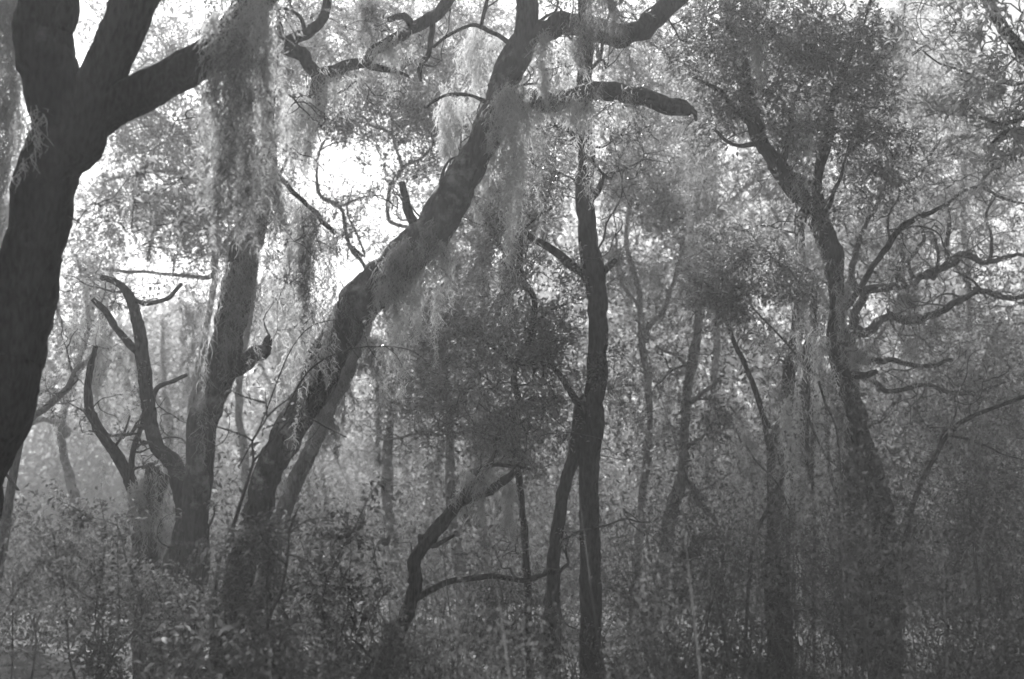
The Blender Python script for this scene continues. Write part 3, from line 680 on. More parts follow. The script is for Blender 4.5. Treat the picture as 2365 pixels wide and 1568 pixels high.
far_tree('tall hazy oak closing the view behind the sinuous right-hand limbs', 30.0,
     [(2240, 1330, 36), (2235, 1100, 30), (2225, 900, 26), (2240, 660, 22), (2230, 420, 16), (2250, 200, 10)],
     [[(2230, 640, 14), (2120, 520, 11), (2040, 420, 8)], [(2232, 460, 13), (2340, 340, 10), (2420, 240, 7)], [(2240, 300, 10), (2150, 200, 8), (2060, 120, 5)], [(2228, 820, 14), (2340, 760, 10)]],
     [(2190, 300, 220, 200, 3.0, 100), (2300, 480, 110, 110, 2.4, 34), (2060, 560, 110, 100, 2.4, 34), (2150, 860, 160, 80, 2.6, 44), (2330, 860, 100, 130, 2.6, 36), (2100, 90, 180, 110, 2.6, 44), (2180, 480, 90, 60, 2.0, 14)], 67, leaf=0.115, cl=0.5)

# -- the wood beyond: one mass
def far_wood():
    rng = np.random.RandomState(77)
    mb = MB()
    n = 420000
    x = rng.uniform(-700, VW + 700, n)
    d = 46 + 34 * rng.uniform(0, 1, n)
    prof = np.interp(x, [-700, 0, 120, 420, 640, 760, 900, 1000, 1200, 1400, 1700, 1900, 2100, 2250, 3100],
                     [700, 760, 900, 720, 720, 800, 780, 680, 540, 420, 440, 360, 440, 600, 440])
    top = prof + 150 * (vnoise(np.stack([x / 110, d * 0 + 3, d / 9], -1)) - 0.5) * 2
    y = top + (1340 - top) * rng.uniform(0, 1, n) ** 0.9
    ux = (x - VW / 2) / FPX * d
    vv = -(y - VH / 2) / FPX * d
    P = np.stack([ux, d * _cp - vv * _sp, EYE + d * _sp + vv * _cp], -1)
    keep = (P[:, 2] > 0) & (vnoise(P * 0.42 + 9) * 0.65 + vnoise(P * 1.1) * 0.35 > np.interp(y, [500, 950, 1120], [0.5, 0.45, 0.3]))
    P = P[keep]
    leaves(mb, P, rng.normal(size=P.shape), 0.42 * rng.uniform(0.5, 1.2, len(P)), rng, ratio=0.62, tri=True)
    m = 42000                                         # unseen wood behind and beside the viewer, added to cut front light
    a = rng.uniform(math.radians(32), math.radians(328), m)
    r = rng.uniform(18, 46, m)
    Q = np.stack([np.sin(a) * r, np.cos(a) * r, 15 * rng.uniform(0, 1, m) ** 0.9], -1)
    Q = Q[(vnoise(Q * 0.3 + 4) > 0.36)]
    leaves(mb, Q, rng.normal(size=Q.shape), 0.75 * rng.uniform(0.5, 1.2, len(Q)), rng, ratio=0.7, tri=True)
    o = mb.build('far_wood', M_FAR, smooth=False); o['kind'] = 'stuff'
far_wood()

# -- undergrowth that reads as one mass behind the near shrubs
def undergrowth(name, n, x0, x1, d0, d1, hfun, leaf, seed, mat, nst=300):
    rng = np.random.RandomState(seed)
    mb = MB()
    d = d0 + (d1 - d0) * rng.uniform(0, 1, n) ** 1.3
    x = rng.uniform(x0, x1, n)
    X = (x - VW / 2) / FPX * d
    Y = d
    h = hfun(x, d) * (0.2 + 1.2 * vnoise(np.stack([X * 0.55 + 20, Y * 0.5, X * 0 + seed], -1)) ** 1.3)
    z = h * rng.uniform(0, 1, n) ** 0.75
    P = np.stack([X, Y, z], -1) + rng.normal(size=(n, 3)) * 0.06
    keep = vnoise(P * 2.2 + 40) * 0.6 + vnoise(P * 0.9 + 70) * 0.4 > 0.42
    P = P[keep]
    D = rng.normal(size=P.shape) + np.array((0, 0, 0.5))
    leaves(mb, P, D, leaf * (d[keep] / d0) ** 0.5 * rng.uniform(0.5, 1.2, len(P)), rng, tri=True)
    m = nst                                    # bare stems among it
    d = rng.uniform(d0, d1, m); x = rng.uniform(x0, x1, m)
    a = np.stack([(x - VW / 2) / FPX * d, d, 0 * d], -1)
    h = hfun(x, d) * rng.uniform(0.5, 1.25, m)
    b = a + np.stack([rng.normal(size=m) * 0.25 * h, rng.normal(size=m) * 0.2 * h, h], -1)
    mid = (a + b) / 2 + rng.normal(size=(m, 3)) * 0.08
    w = np.array((0.006, 0, 0)); w2 = np.array((0, 0.006, 0))
    V = np.stack([a - w, a + w, mid - w, mid + w, b, a - w2, a + w2, mid - w2, mid + w2], 1).reshape(-1, 3)
    i = np.arange(m)[:, None] * 9
    mb.add(V, np.concatenate([i + np.array([q]) for q in ([0, 1, 3], [0, 3, 2], [2, 3, 4], [5, 6, 8], [5, 8, 7], [7, 8, 4])]))
    o = mb.build(name, mat, smooth=False); o['kind'] = 'stuff'
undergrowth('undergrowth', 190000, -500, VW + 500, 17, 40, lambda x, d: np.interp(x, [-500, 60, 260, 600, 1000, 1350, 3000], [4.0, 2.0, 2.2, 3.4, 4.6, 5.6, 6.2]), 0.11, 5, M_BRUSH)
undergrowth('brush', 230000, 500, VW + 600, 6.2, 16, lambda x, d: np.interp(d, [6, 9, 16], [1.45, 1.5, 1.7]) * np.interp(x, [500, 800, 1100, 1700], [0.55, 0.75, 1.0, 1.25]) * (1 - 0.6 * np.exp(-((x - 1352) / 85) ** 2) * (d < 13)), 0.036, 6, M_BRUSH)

# ------------------------------------------------------------------ Spanish moss
MSEED = [200]
def moss(label, p0, p1, length, d, n, tufts=6, mat=None, w=0.0072, thick=0.12, group=None, spread=0.05, minlen=0.25, dense=1.0):
    """a drape hanging from the line p0-p1 (layout pixels) at depth d, about length layout pixels long:
    ragged ropes of short curling wisps, as Spanish moss grows"""
    MSEED[0] += 1
    rng = np.random.RandomState(MSEED[0])
    a, b = at(p0[0], p0[1], d), at(p1[0], p1[1], d)
    Lm = px(length, d) * 1.4
    wide = np.linalg.norm(b - a)
    ropes = max(3, int(tufts * 1.7 + wide * 7))
    tp = rng.uniform(0, 1, ropes)
    env = vnoise(np.stack([tp * max(1.0, wide / 0.18) + MSEED[0] * 3.3, tp * 0, tp * 0], -1))
    tl = minlen + (1 - minlen) * np.clip(env * 1.5 - 0.3, 0, 1) * rng.uniform(0.35, 1.0, ropes)
    tl[rng.randint(ropes)] = 1.0
    r0 = 0.014 + 0.026 * rng.uniform(size=ropes) ** 2
    m = 14
    walk = np.cumsum(rng.normal(size=(ropes, m, 2)) * 0.022, axis=1)
    base = a + (b - a) * tp[:, None] + rng.normal(size=(ropes, 3)) * np.array((0.03, thick * 0.7, 0.035))
    N = int(n * 5.0 * dense)
    pr = (tl + 0.15) * (r0 + 0.02)
    k = rng.choice(ropes, N, p=pr / pr.sum())
    t = rng.uniform(0, 1, N) ** 1.25
    lum = vnoise(np.stack([k * 5.7, t * tl[k] * Lm / 0.11, k * 0.0], -1))
    ok = rng.uniform(size=N) < 0.25 + 1.1 * lum
    k, t = k[ok], t[ok]; N = len(k)
    f = t * (m - 1); i0 = np.minimum(f.astype(int), m - 2); ff = (f - i0)[:, None]
    xy = walk[k, i0] * (1 - ff) + walk[k, i0 + 1] * ff
    P0 = base[k].copy(); P0[:, :2] += xy; P0[:, 2] -= t * tl[k] * Lm
    P0 += rng.normal(size=(N, 3)) * (r0[k] * (1.15 - 0.8 * t))[:, None]
    sg = 5
    l = rng.uniform(0.04, 0.16, N) * (1.1 - 0.4 * t)
    dr = unit(rng.normal(size=(N, 3)) * (0.55, 0.55, 0.3) + np.array((0, 0, -1.0)))
    tt = np.linspace(0, 1, sg)
    ph = rng.uniform(0, 6.28, (N, 1)); fr = rng.uniform(3, 9, (N, 1)); am = rng.uniform(0.006, 0.022, (N, 1))
    Q = P0[:, None] + dr[:, None] * (l[:, None] * tt[None])[..., None]
    Q[..., 0] += am * np.sin(ph + fr * tt[None]); Q[..., 1] += am * np.cos(ph + fr * tt[None])
    Q[..., 2] -= 0.25 * l[:, None] * tt[None] ** 2
    sd = unit(rng.normal(size=(N, 1, 3)) + rng.normal(size=(N, sg, 3)) * 0.5)
    ww = (w * (1.1 - 0.7 * tt))[None, :, None]
    V = np.stack([Q - sd * ww / 2, Q + sd * ww / 2], 2).reshape(-1, 3)
    i = (np.arange(N)[:, None] * sg + np.arange(sg - 1)[None]).reshape(-1, 1) * 2
    mb = MB(); mb.add(V, i + np.array([[0, 1, 3, 2]]))
    loc = (a + b) / 2
    ob = mb.build('spanish_moss', mat or M_MOSS, smooth=False)
    ob.data.transform(Matrix.Translation(Vector(-loc))); ob.location = loc
    return tag(ob, label, 'moss', group or 'Spanish moss hanging in the oaks')

moss('pale grey moss sheet hanging down the left side of the huge dark trunk', (-40, -60), (70, -60), 600, 8.6, 2300, 12, thick=0.15, minlen=0.85)
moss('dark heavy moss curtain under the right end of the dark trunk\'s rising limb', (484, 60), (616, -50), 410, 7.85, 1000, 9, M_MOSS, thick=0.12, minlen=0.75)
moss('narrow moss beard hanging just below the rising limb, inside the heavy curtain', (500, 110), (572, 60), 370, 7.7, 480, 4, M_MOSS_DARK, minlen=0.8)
moss('forked pale wisp of moss clinging to the face of the huge dark trunk', (80, 255), (96, 262), 130, 7.68, 26, 2, thick=0.01)
moss('light fluffy moss hung from the crooked limb just right of the shaggy trunk', (640, 235), (712, 225), 300, 11.6, 420, 5, thick=0.2)
moss('small moss tuft dangling from the elbow of the crooked limb', (700, 195), (735, 205), 90, 11.9, 80, 3)
moss('moss strip running down the right edge of the shaggy trunk', (612, 400), (665, 420), 260, 10.9, 260, 4)
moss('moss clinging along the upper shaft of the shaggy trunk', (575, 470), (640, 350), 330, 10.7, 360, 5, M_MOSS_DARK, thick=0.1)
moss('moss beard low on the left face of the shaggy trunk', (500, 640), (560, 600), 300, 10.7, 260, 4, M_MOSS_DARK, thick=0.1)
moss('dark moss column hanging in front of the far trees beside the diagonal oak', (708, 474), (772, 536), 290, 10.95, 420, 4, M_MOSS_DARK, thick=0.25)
moss('ragged moss filling the gap between shaggy trunk and diagonal oak', (634, 418), (704, 478), 420, 11.05, 520, 5, M_MOSS, minlen=0.4)
moss('moss fringe at the crook where the diagonal oak crosses its pale second stem', (748, 722), (810, 690), 230, 12.05, 520, 5, M_MOSS_DARK, w=0.005, thick=0.2)
moss('broad moss apron beneath the middle of the diagonal trunk', (870, 650), (990, 560), 220, 11.9, 560, 7, thick=0.18)
moss('long thin moss strands ending the apron of the diagonal trunk', (905, 620), (960, 590), 260, 12.0, 160, 4, thick=0.1)
moss('thick moss mound over the top side of the diagonal trunk by the dead stub', (890, 592), (1035, 500), 110, 11.85, 300, 9, M_MOSS_DARK, thick=0.25, minlen=0.3)
moss('twin dark moss tails hanging right of the pale second stem', (812, 780), (875, 790), 210, 13.0, 420, 4, M_MOSS_DARK, thick=0.15)
moss('wide moss tail lower down in front of the pale second stem', (742, 850), (800, 820), 250, 13.0, 320, 4, M_MOSS_DARK, thick=0.12)
moss('wispy moss trailing below the wide tail beside the diagonal oak\'s lower trunk', (738, 950), (770, 960), 160, 12.9, 110, 3, M_MOSS_DARK)
moss('bright backlit moss cloud left of the diagonal oak below its bend', (1020, 225), (1135, 250), 190, 12.6, 900, 8, thick=0.3, minlen=0.5)
moss('bright moss tongue tapering toward the trunk under the backlit cloud', (1040, 330), (1110, 330), 140, 12.5, 320, 5, thick=0.2)
moss('pale moss streamers dropping from high twigs left of the oak\'s upper trunk', (1060, 70), (1140, 90), 190, 12.6, 420, 6, thick=0.25)
moss('fuzzy moss mane covering the face of the upper diagonal trunk', (1150, 205), (1200, 200), 200, 11.75, 420, 5, thick=0.08)
moss('moss tail hanging free below the upper trunk\'s mane', (1150, 370), (1195, 330), 200, 11.8, 260, 4, thick=0.12)
moss('very long thin moss line trailing below the mane into the leaves', (1155, 480), (1180, 480), 240, 12.2, 70, 3)
moss('pale moss hanging from the underside of the upper right-hand limb near the fork', (1235, 82), (1275, 75), 140, 11.9, 320, 4)
moss('thin moss streamer in the middle of the upper right-hand limb', (1295, 75), (1335, 72), 110, 11.9, 150, 3)
moss('moss tassels under the level limb with the blunt stub', (1290, 235), (1335, 230), 60, 11.9, 130, 4)
moss('long moss strip crossing the level limb beside the straight middle trunk', (1338, 200), (1362, 200), 190, 11.8, 130, 3)
moss('small moss wisp near the blunt end of the level limb', (1420, 230), (1470, 235), 50, 11.9, 50, 3)
moss('broad dim moss veil hanging from the top edge over the upper right-hand limb', (1350, -60), (1420, -40), 240, 11.4, 420, 5, M_MOSS_DARK, thick=0.2)
moss('pale moss beard hanging alone among the dark leaves of the fork', (1728, 70), (1752, 75), 100, 12.6, 150, 3)
moss('grey moss streak from the top edge right of the forked oak', (2045, 20), (2085, 30), 170, 12.5, 200, 4)
moss('faint moss column behind the leaves above the slender trunk', (1555, 250), (1610, 270), 320, 16.5, 320, 5, M_MOSS_DARK)
moss('moss veil running down the forked oak\'s left side', (1800, 560), (1890, 560), 420, 13.2, 420, 6, M_MOSS_DARK, thick=0.25)
moss('moss strip on the right edge of the forked oak\'s trunk', (1925, 600), (1950, 620), 330, 12.8, 150, 3, M_MOSS_DARK, thick=0.1)
moss('pale moss line down the trunk between the forked oak and its companion', (1885, 850), (1930, 860), 380, 13.6, 220, 4, M_MOSS_DARK)
moss('moss tufts dripping from the elbow branch beneath the holly', (1085, 1095), (1112, 1075), 90, 11.8, 150, 3)
moss('single bright moss tail below the elbow branch, near the straight oak', (1168, 1110), (1185, 1115), 110, 12.2, 140, 2)
moss('bright moss rag hanging low at the right edge over the undergrowth', (2252, 1270), (2268, 1280), 130, 12.0, 120, 2)
moss('pale moss curtain over the curved stems at left', (205, 760), (250, 770), 230, 14.2, 300, 4)
moss('long pale moss beard between the two curved stems', (285, 790), (318, 800), 280, 14.0, 300, 3)
moss('moss fringe trailing from the arch of the curved stem', (195, 640), (262, 650), 210, 13.6, 260, 4)
moss('faint moss tatters between curved stem and shaggy trunk', (420, 700), (480, 690), 260, 15.5, 300, 4, M_MOSS_DARK)
moss('pale shaggy moss coat on the broken snag\'s front', (302, 1128), (380, 1088), 200, 12.7, 260, 3, thick=0.08)
moss('moss rag hanging low on the snag\'s right side', (380, 1190), (400, 1200), 190, 12.8, 120, 2)
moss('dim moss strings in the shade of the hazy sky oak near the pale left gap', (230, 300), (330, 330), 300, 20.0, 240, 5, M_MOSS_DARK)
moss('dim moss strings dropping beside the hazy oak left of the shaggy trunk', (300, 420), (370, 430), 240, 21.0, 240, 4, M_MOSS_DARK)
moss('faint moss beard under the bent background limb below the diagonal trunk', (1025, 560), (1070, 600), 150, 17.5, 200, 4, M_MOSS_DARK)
moss('faint moss beard among leaves left of the straight oak\'s fork', (1140, 600), (1180, 610), 120, 16.0, 160, 3, M_MOSS)
moss('grey moss streak hanging from the top edge left of the leaning oak\'s summit', (830, -20), (890, 10), 150, 12.4, 300, 4, M_MOSS_DARK)

moss('slim moss streamer beside the forked oak\'s left fork, high among leaves', (1850, 240), (1870, 260), 220, 12.7, 110, 2)
moss('dim moss streamers in front of the companion trunk', (1770, 900), (1850, 860), 330, 14.0, 300, 5, M_MOSS_DARK, minlen=0.5)
moss('dim moss streamers between slanting bare sapling and companion trunk', (1700, 980), (1780, 1010), 260, 14.8, 220, 4, M_MOSS_DARK, minlen=0.5)
moss('moss streaks right of the forked oak under its sinuous lowest limb', (1960, 800), (2010, 780), 240, 16.5, 220, 4, M_MOSS_DARK)
moss('moss beards under the upper sinuous limb at right', (2080, 680), (2160, 640), 150, 17.3, 240, 5, M_MOSS_DARK)
moss('moss tatters under the lower sinuous limb at right', (2060, 738), (2180, 722), 130, 17.4, 240, 6, M_MOSS_DARK)
moss('grey moss strip above the slender trunk near the top of the wood', (1430, 330), (1470, 350), 300, 14.5, 200, 4, M_MOSS_DARK)
moss('moss curtain hung in the hazy wood right of the straight oak\'s stubs', (1450, 620), (1540, 600), 240, 19.0, 320, 5, M_MOSS_DARK)
moss('long moss curtain behind the shaggy oak near its cut stub', (640, 700), (690, 660), 330, 14.5, 360, 4, M_MOSS, minlen=0.5)
moss('pale moss streamers over the bright gap next to the dark left trunk', (150, 740), (200, 720), 260, 16.0, 240, 4, M_MOSS, minlen=0.5)
moss('short pale moss fringe along the crooked limb\'s top right reach', (860, 128), (940, 70), 90, 11.9, 160, 5)
moss('short moss fringe on the crooked limb\'s lowest stretch', (745, 178), (820, 160), 110, 11.9, 160, 5)

moss('pale moss streaks down the middle of the fanning stems', (1850, 760), (1900, 770), 420, 13.0, 420, 4, minlen=0.5)
moss('pale moss streaks low on the fanning stems near the companion trunk', (1800, 930), (1860, 900), 330, 13.3, 360, 4, minlen=0.5)
moss('pale moss streamers under the diagonal trunk\'s burl', (985, 590), (1050, 520), 190, 11.9, 260, 4, minlen=0.3)
moss('long pale moss streamers at the elbow where limb meets upper diagonal trunk', (1195, 250), (1240, 245), 240, 11.8, 280, 4, minlen=0.3)

# ------------------------------------------------------------------ shrubs and vines with leaves one by one
def leaf_mesh(name, mat, ratio=0.45, curl=0.18):
    """a pointed leaf one unit long with a folded midrib"""
    prof = [(0.0, 0.02), (0.18, 0.62), (0.42, 1.0), (0.7, 0.75), (1.0, 0.0)]
    v, f = [], []
    for t, w in prof:
        z = -curl * t * t
        if w == 0.0: v.append((t, 0, z))
        else: v += [(t, -w * ratio / 2, z + 0.09 * w), (t, 0, z), (t, w * ratio / 2, z + 0.09 * w)]
    for q in range(3):
        a = q * 3
        f += [(a, a + 3, a + 4, a + 1), (a + 1, a + 4, a + 5, a + 2)]
    f += [(9, 12, 10), (10, 12, 11)]
    me = bpy.data.meshes.new(name)
    me.from_pydata(v, [], f); me.materials.append(mat); me.update()
    for p in me.polygons: p.use_smooth = True
    return me
LEAF_A = leaf_mesh('leaf', M_SHRUB, 0.42)
LEAF_B = leaf_mesh('leaf', M_GLOSS, 0.5, 0.08)
LEAF_C = leaf_mesh('leaf', M_SHRUB, 0.62, 0.1)

def put_leaves(root, pts, dirs, size, mesh, rng, up=0.8):
    o0 = parent_origin(root)
    for p, d in zip(pts, dirs):
        X = Vector(d).normalized()
        Z = Vector((rng.normal() * 0.6, rng.normal() * 0.6, up + rng.normal() * 0.4))
        Y = Z.cross(X)
        if Y.length < 1e-3: continue
        Y.normalize(); Z = X.cross(Y)
        s = size * rng.uniform(0.65, 1.2)
        ob = bpy.data.objects.new('leaf', mesh)
        ob.matrix_local = Matrix.Translation(Vector(p - o0)) @ Matrix((X, Y, Z)).transposed().to_4x4() @ Matrix.Scale(s, 4)
        COL.objects.link(ob); ob.parent = root

def spray_points(lines, n, rng, start=0.35):
    """n points and outward directions along polylines"""
    P, D = [], []
    ln = np.array([np.sum(np.linalg.norm(np.diff(l, axis=0), axis=1)) for l in lines])
    pick = rng.choice(len(lines), n, p=ln / ln.sum())
    for q in pick:
        l = lines[q]
        t = rng.uniform(start, 1.0) * (len(l) - 1)
        i = min(int(t), len(l) - 2); f = t - i
        p = l[i] * (1 - f) + l[i + 1] * f
        ax = unit(l[i + 1] - l[i])
        r = rng.normal(size=3); r -= ax * np.dot(r, ax); r /= max(np.linalg.norm(r), 1e-6)
        P.append(p); D.append(ax * 0.55 + r * 0.85 + np.array((0, 0, -0.1)))
    return np.array(P), np.array(D)

def crook(rng, a, b, n=7, amp=0.07):
    t = np.linspace(0, 1, n)[:, None]
    L = np.linalg.norm(b - a)
    return a + (b - a) * t + (rng.normal(size=3) * amp * 1.3 * np.sin(t * math.pi) + rng.normal(size=(n, 3)) * amp * 0.4 * np.sin(t * math.pi)) * L

def shrub(label, d, x, tops, seed, n_leaf=70, n_more=700, size=0.07, mesh=None, mat=None, reach=0.45, twigs=9, r=0.009, name='shrub', cat='shrub', group='shrubs of the understory', foot=None):
    """stems from one foot at pixel x to each (x, y) top; side twigs; single leaves in front, the finer rest joined"""
    rng = np.random.RandomState(seed)
    base = at(x, ground_y(d), d) if foot is None else foot
    base[2] = -0.05
    root = thing(name, label, cat, (base[0], base[1], 0), group)
    lines = []
    for q, tp in enumerate(tops):
        e = at(tp[0], tp[1], d + rng.normal() * 0.25)
        s = crook(rng, base + np.array((rng.normal() * 0.05, rng.normal() * 0.05, 0)), e, 9, 0.09)
        L = np.linalg.norm(e - base)
        mb = MB(); tube(mb, s, np.linspace(r * (0.7 + 0.25 * L), r * 0.3, len(s)), 7, 0.08, 0.1, 0, seed + q)
        mb.build('stem', M_TWIG, root)
        lines.append(s)
    mb = MB(); tl = []
    for q in range(twigs * len(tops)):
        s = lines[rng.randint(len(tops))]
        t = rng.uniform(0.35, 0.97) * (len(s) - 1); i = int(t)
        a = s[i] + (s[min(i + 1, len(s) - 1)] - s[i]) * (t - i)
        e = a + unit(rng.normal(size=3) * (1, 1, 0.55) + np.array((0, 0, 0.35))) * reach * rng.uniform(0.4, 1.1)
        l = crook(rng, a, e, 5, 0.12); tl.append(l)
        tube(mb, l, np.linspace(r * 0.45, r * 0.15, 5), 4, 0.12, 0, 0, 1, cap=False)
    mb.build('twigs', M_TWIG, root, kind='stuff')
    lines2 = tl + [l[len(l) // 2:] for l in lines]
    P, D = spray_points(lines2, n_leaf, rng, 0.2)
    put_leaves(root, P, D, size, mesh or LEAF_A, rng)
    if n_more:
        P, D = spray_points(lines2, n_more, rng, 0.1)
        mb = MB()
        leaves(mb, P + rng.normal(size=P.shape) * 0.045, D, size * 0.8 * rng.uniform(0.6, 1.1, len(P)), rng)
        mb.build('foliage', mat or M_SHRUB, root, smooth=False, kind='stuff')
    return root

shrub('dark leafy shrub with glinting leaves left of the mossy snag', 8.5, 190, [(170, 1170), (230, 1150), (270, 1190), (120, 1230), (210, 1240)], 301, 130, 2200, 0.07, reach=0.35)
shrub('dim shrub filling the bottom left corner', 7.5, 60, [(30, 1330), (90, 1290), (10, 1240), (140, 1360)], 302, 90, 2200, 0.042)
shrub('thick shrub with bright specks at the snag\'s foot', 8.3, 330, [(300, 1300), (350, 1320), (400, 1360), (260, 1380)], 303, 110, 2200, 0.048, reach=0.35)
shrub('bushy shrub of pointed leaves between the shaggy trunk and the diagonal trunk\'s base', 8.0, 560, [(520, 1230), (560, 1195), (605, 1185), (650, 1230), (490, 1310)], 304, 170, 3600, 0.066, reach=0.38)
shrub('spreading shrub under the diagonal oak with horizontal sprays', 8.6, 720, [(680, 1180), (730, 1200), (770, 1230), (830, 1200), (650, 1250)], 305, 150, 2200, 0.075, reach=0.42)
shrub('shrub with dark round leaves at the edge of the misty clearing', 9.0, 830, [(800, 1190), (845, 1185), (860, 1240)], 306, 60, 300, 0.085, LEAF_C, reach=0.3)
shrub('low leafy shrub at the bottom centre-left below the thin saplings', 7.2, 640, [(600, 1440), (680, 1420), (740, 1460), (560, 1400)], 307, 120, 900, 0.088, reach=0.36)
shrub('low tangle of leaves in front of the elbow oak\'s foot', 8.0, 830, [(790, 1400), (850, 1380), (900, 1450), (760, 1480)], 308, 80, 1400, 0.042, reach=0.36)
shrub('small shrub in deep shade below the shaggy trunk', 7.4, 430, [(400, 1430), (460, 1400), (500, 1450), (430, 1500)], 309, 80, 500, 0.085, reach=0.35)
shrub('dusky shrub left of the straight oak\'s foot', 11.0, 1180, [(1120, 1400), (1180, 1360), (1230, 1390)], 310, 40, 900, 0.06)
shrub('dusky shrub just right of the straight oak\'s foot', 10.5, 1480, [(1440, 1330), (1490, 1290), (1540, 1340)], 311, 50, 1300, 0.06)
shrub('shadowed bush below the slender leaning trunk', 11.5, 1640, [(1590, 1260), (1650, 1220), (1700, 1260), (1620, 1300)], 312, 50, 1500, 0.06)
shrub('shadowed bush in front of the companion trunk', 12.0, 1800, [(1740, 1220), (1810, 1200), (1860, 1240)], 313, 50, 1500, 0.06)
shrub('shadowed bush at the foot of the forked oak', 11.5, 1980, [(1930, 1260), (1990, 1210), (2040, 1240), (2080, 1290)], 314, 50, 1500, 0.06)
shrub('tall leafy bush under the dead arching branch', 12.5, 2180, [(2130, 1100), (2180, 1060), (2240, 1110), (2280, 1060)], 315, 90, 2200, 0.06, reach=0.5)
shrub('leafy bush at the right edge beside the bright moss rag', 12.0, 2330, [(2300, 1160), (2350, 1110), (2400, 1180)], 316, 70, 1700, 0.06, reach=0.5)
shrub('dark low bush in the bottom right corner', 8.5, 2250, [(2180, 1450), (2250, 1400), (2330, 1420)], 317, 50, 1200, 0.055)
shrub('dark low bush at the bottom between the straight and forked oaks', 8.5, 1700, [(1620, 1470), (1700, 1440), (1780, 1460)], 318, 50, 1200, 0.055)

def vine(label, pts, d, seed, w=5, n_leaf=0, size=0.05, mesh=None, side=(), mat=None, name='vine', cat='vine', leaf_span=0.3, group=None):
    rng = np.random.RandomState(seed)
    P, R = trace([(p[0], p[1], w) + tuple(p[2:3]) for p in pts], d)
    R = R * np.linspace(1.2, 0.6, len(R))
    root = thing(name, label, cat, P[0], group)
    mb = MB(); C, r = tube(mb, P, R, 7, 0.06, 0.12, 0, seed)
    mb.build('stem', mat or M_TWIG, root)
    lines = [C[int(len(C) * leaf_span):]]
    for s in side:
        Q, RR = trace([(p[0], p[1], w * 0.6) for p in s], d)
        mb = MB(); c2, _ = tube(mb, Q, RR * np.linspace(1, 0.5, len(RR)), 6, 0.06, 0.1, 0, seed + 5)
        mb.build('twig', mat or M_TWIG, root); lines.append(c2)
    if n_leaf:
        P, D = spray_points(lines, n_leaf, rng, 0.1)
        put_leaves(root, P, D, size, mesh or LEAF_B, rng)
    return root
def low(x, d): return (x, ground_y(d))
vine('arching briar with a few dangling leaves crossing the diagonal oak', [(655, 960), (680, 905), (709, 860), (735, 838), (760, 823), (812, 805), (850, 800), (890, 800), (925, 803), (957, 813), (985, 835)], 9.6, 401, 4, 40, 0.055, LEAF_B,
     [[(812, 805), (830, 830), (845, 850)], [(850, 800), (870, 830), (880, 845)], [(890, 800), (915, 820), (930, 850)], [(850, 800), (842, 770), (835, 740)]], leaf_span=0.55)
vine('thin upright sapling forking below the diagonal trunk', [low(470, 8.4), (500, 1330), (518, 1274), (545, 1195), (564, 1134), (577, 1095), (585, 1066), (583, 1035), (582, 1018)], 8.4, 402, 9, 26, 0.05, LEAF_A,
     [[(582, 1018), (600, 990), (616, 963), (614, 930), (612, 905)], [(616, 963), (640, 940), (668, 920)], [(582, 1018), (560, 1005), (500, 985), (470, 980)], [(585, 1066), (640, 1000), (690, 950)], [(612, 930), (560, 915), (530, 900)]], name='sapling', cat='sapling', leaf_span=0.6)
vine('crooked dark sapling rising at the bottom left of centre', [low(580, 7.6), (600, 1522), (612, 1470), (621, 1429), (635, 1395), (647, 1372), (655, 1335), (662, 1300), (666, 1260), (668, 1222), (690, 1170)], 7.6, 403, 8, 40, 0.055, LEAF_A,
     [[(647, 1372), (680, 1350), (720, 1340)], [(660, 1305), (630, 1275), (605, 1240), (600, 1225)], [(668, 1230), (710, 1200), (760, 1195)], [(664, 1280), (700, 1290), (730, 1310)]], name='sapling', cat='sapling', leaf_span=0.5)
vine('hair-thin vine looping from the shaggy trunk across the gap', [(550, 1080), (600, 985), (640, 880), (665, 820), (690, 780), (720, 752), (760, 740), (800, 738)], 9.8, 404, 3)
vine('twiggy leafless shoot reaching left over the diagonal oak\'s lower bark', [(800, 1010), (750, 985), (700, 960), (650, 975), (610, 990)], 9.9, 405, 3, 14, 0.05, LEAF_B, [[(700, 960), (680, 930), (655, 915)], [(740, 980), (720, 1010), (690, 1030)]])
vine('slanting vine strung from the companion trunk toward the pale gap', [(1905, 880), (1880, 860), (1850, 835), (1822, 800), (1790, 765), (1760, 735), (1730, 700)], 13.0, 406, 5, 26, 0.06, LEAF_B)
vine('vine hanging loose down the forked oak, inner one', [(1868, 970), (1885, 1010), (1910, 1060), (1940, 1085), (1950, 1180)], 12.6, 407, 5)
vine('vine hanging straight between the forked oak and its companion', [(1890, 880), (1905, 930), (1928, 980), (1938, 1050), (1942, 1110), (1950, 1240), low(1965, 12.4)], 12.4, 408, 5)
vine('slack vine curving from the companion trunk to the ground', [(1722, 1030), (1750, 1070), (1790, 1110), (1815, 1160), (1830, 1240), low(1840, 12.8)], 12.8, 409, 4)
vine('bare twisted vine twig under the crooked limb by the shaggy trunk', [(640, 24), (642, 120), (636, 200), (632, 290), (640, 380)], 11.4, 410, 4)

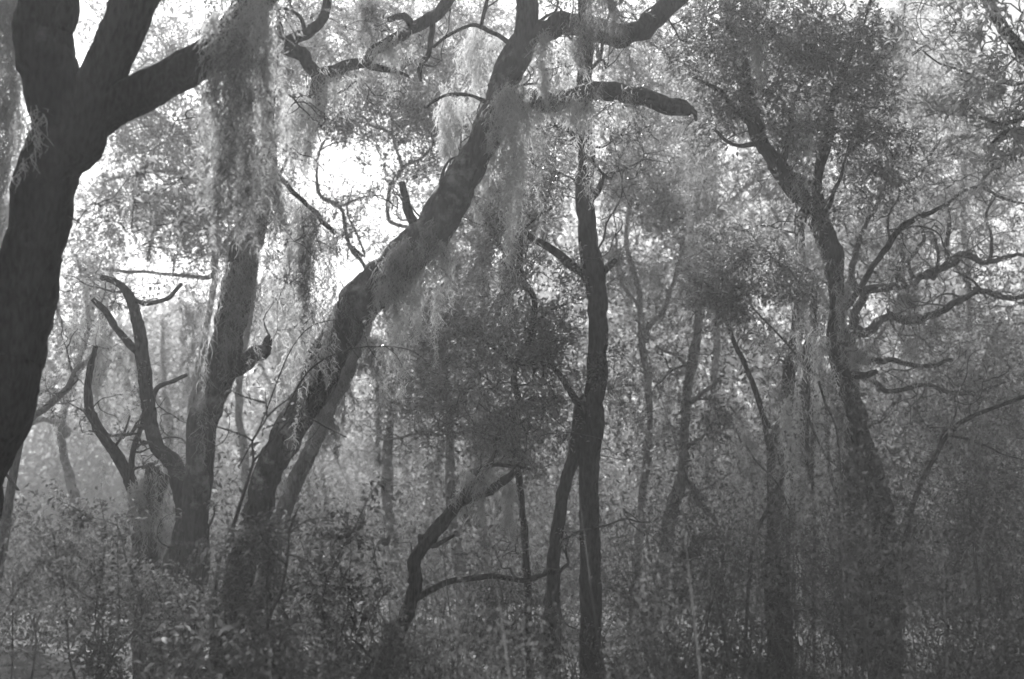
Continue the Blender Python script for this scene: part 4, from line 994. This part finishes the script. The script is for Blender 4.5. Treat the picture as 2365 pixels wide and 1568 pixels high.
vine('slender stem fanning down and left from the knot beside the forked oak', [(1868, 860), (1856, 960), (1820, 1070), (1775, 1170), (1735, 1280), low(1715, 13.4)], 13.4, 411, 13, group='stems fanning from the companion trunk')
vine('slender plumb stem in the middle of the fan beside the forked oak', [(1876, 800), (1880, 950), (1874, 1080), (1880, 1200), low(1878, 13.2)], 13.2, 412, 12, group='stems fanning from the companion trunk')
vine('slender stem between the plumb one and the companion trunk', [(1862, 880), (1842, 1000), (1828, 1110), (1822, 1240), low(1815, 13.5)], 13.5, 413, 10, group='stems fanning from the companion trunk')
vine('slender stem closest to the forked oak\'s trunk, crossing behind a loose vine', [(1890, 830), (1906, 960), (1915, 1080), (1936, 1200), low(1946, 13.3)], 13.3, 414, 10, group='stems fanning from the companion trunk')

# ferns on the snag
def fern(label, x, y, d, n, seed, size=0.24):
    rng = np.random.RandomState(seed)
    base = at(x, y, d)
    root = thing('fern', label, 'fern', base, 'ferns growing on the trunks')
    for q in range(n):
        a = rng.uniform(0, 2 * math.pi); L = size * rng.uniform(0.6, 1.2)
        dr = np.array((math.cos(a), math.sin(a) * 0.7, rng.uniform(0.3, 1.4)))
        t = np.linspace(0, 1, 9)[:, None]
        mid = base + dr * L * t - np.array((0, 0, 1.)) * L * 0.4 * t ** 2 + rng.normal(size=(9, 3)) * 0.008 * t
        ax = unit(np.gradient(mid, axis=0)); sd = unit(np.cross(ax, (0, 0, 1.)))
        mb = MB()
        w = 0.004
        V = np.stack([mid - sd * w / 2, mid + sd * w / 2], 1).reshape(-1, 3); i = np.arange(8)[:, None] * 2
        mb.add(V, i + np.array([[0, 1, 3, 2]]))
        for sg in (-1, 1):
            pl = 0.28 * L * np.sin(np.clip(t[1:, 0] * 1.15, 0, 1) * math.pi * 0.9 + 0.25) + 0.01
            leaves(mb, mid[1:], sd[1:] * sg + ax[1:] * 0.5 + rng.normal(size=(8, 3)) * 0.35, np.maximum(pl, 0.008) * rng.uniform(0.6, 1.2, 8), rng, ratio=0.3, up=0.8)
        mb.build('frond', M_SHRUB, root, smooth=False)
fern('fern clump on the broken top of the pale snag', 348, 1085, 12.75, 9, 501, 0.22)
fern('fern tuft at the foot of the slim curved stem', 400, 1078, 12.75, 6, 502, 0.18)
fern('pale fern tuft halfway down the snag', 330, 1180, 12.6, 8, 503, 0.18)
fern('fern clump in the crotch between snag and shaggy trunk', 415, 1110, 12.2, 7, 504, 0.18)

# ------------------------------------------------------------------ the air
def haze_box():
    zt = 0.0
    for o in bpy.data.objects:
        if o.type == 'MESH' and o.data.vertices:
            co = np.empty(len(o.data.vertices) * 3, np.float32)
            if len(o.data.vertices) > 200:
                o.data.vertices.foreach_get('co', co)
                zt = max(zt, co.reshape(-1, 3)[:, 2].max() + (o.parent.location.z if o.parent else o.location.z))
    x, y0, y1, z0, z1 = 310, -290, 330, -1.3, float(zt) + 0.5
    v = [(sx * x, y, z) for z in (z0, z1) for y in (y0, y1) for sx in (-1, 1)]
    f = [(0, 2, 3, 1), (4, 5, 7, 6), (0, 1, 5, 4), (2, 6, 7, 3), (0, 4, 6, 2), (1, 3, 7, 5)]
    me = bpy.data.meshes.new('haze'); me.from_pydata(v, [], f)
    m = bpy.data.materials.new('haze'); m.use_nodes = True
    n, l = m.node_tree.nodes, m.node_tree.links
    n.clear()
    p = n.new('ShaderNodeVolumePrincipled')
    p.inputs['Color'].default_value = g(0.92)
    p.inputs['Density'].default_value = HAZE_DENSITY
    p.inputs['Anisotropy'].default_value = HAZE_ANISO
    o = n.new('ShaderNodeOutputMaterial'); l.new(p.outputs[0], o.inputs['Volume'])
    me.materials.append(m)
    ob = bpy.data.objects.new('haze', me); COL.objects.link(ob); ob['kind'] = 'stuff'
haze_box()
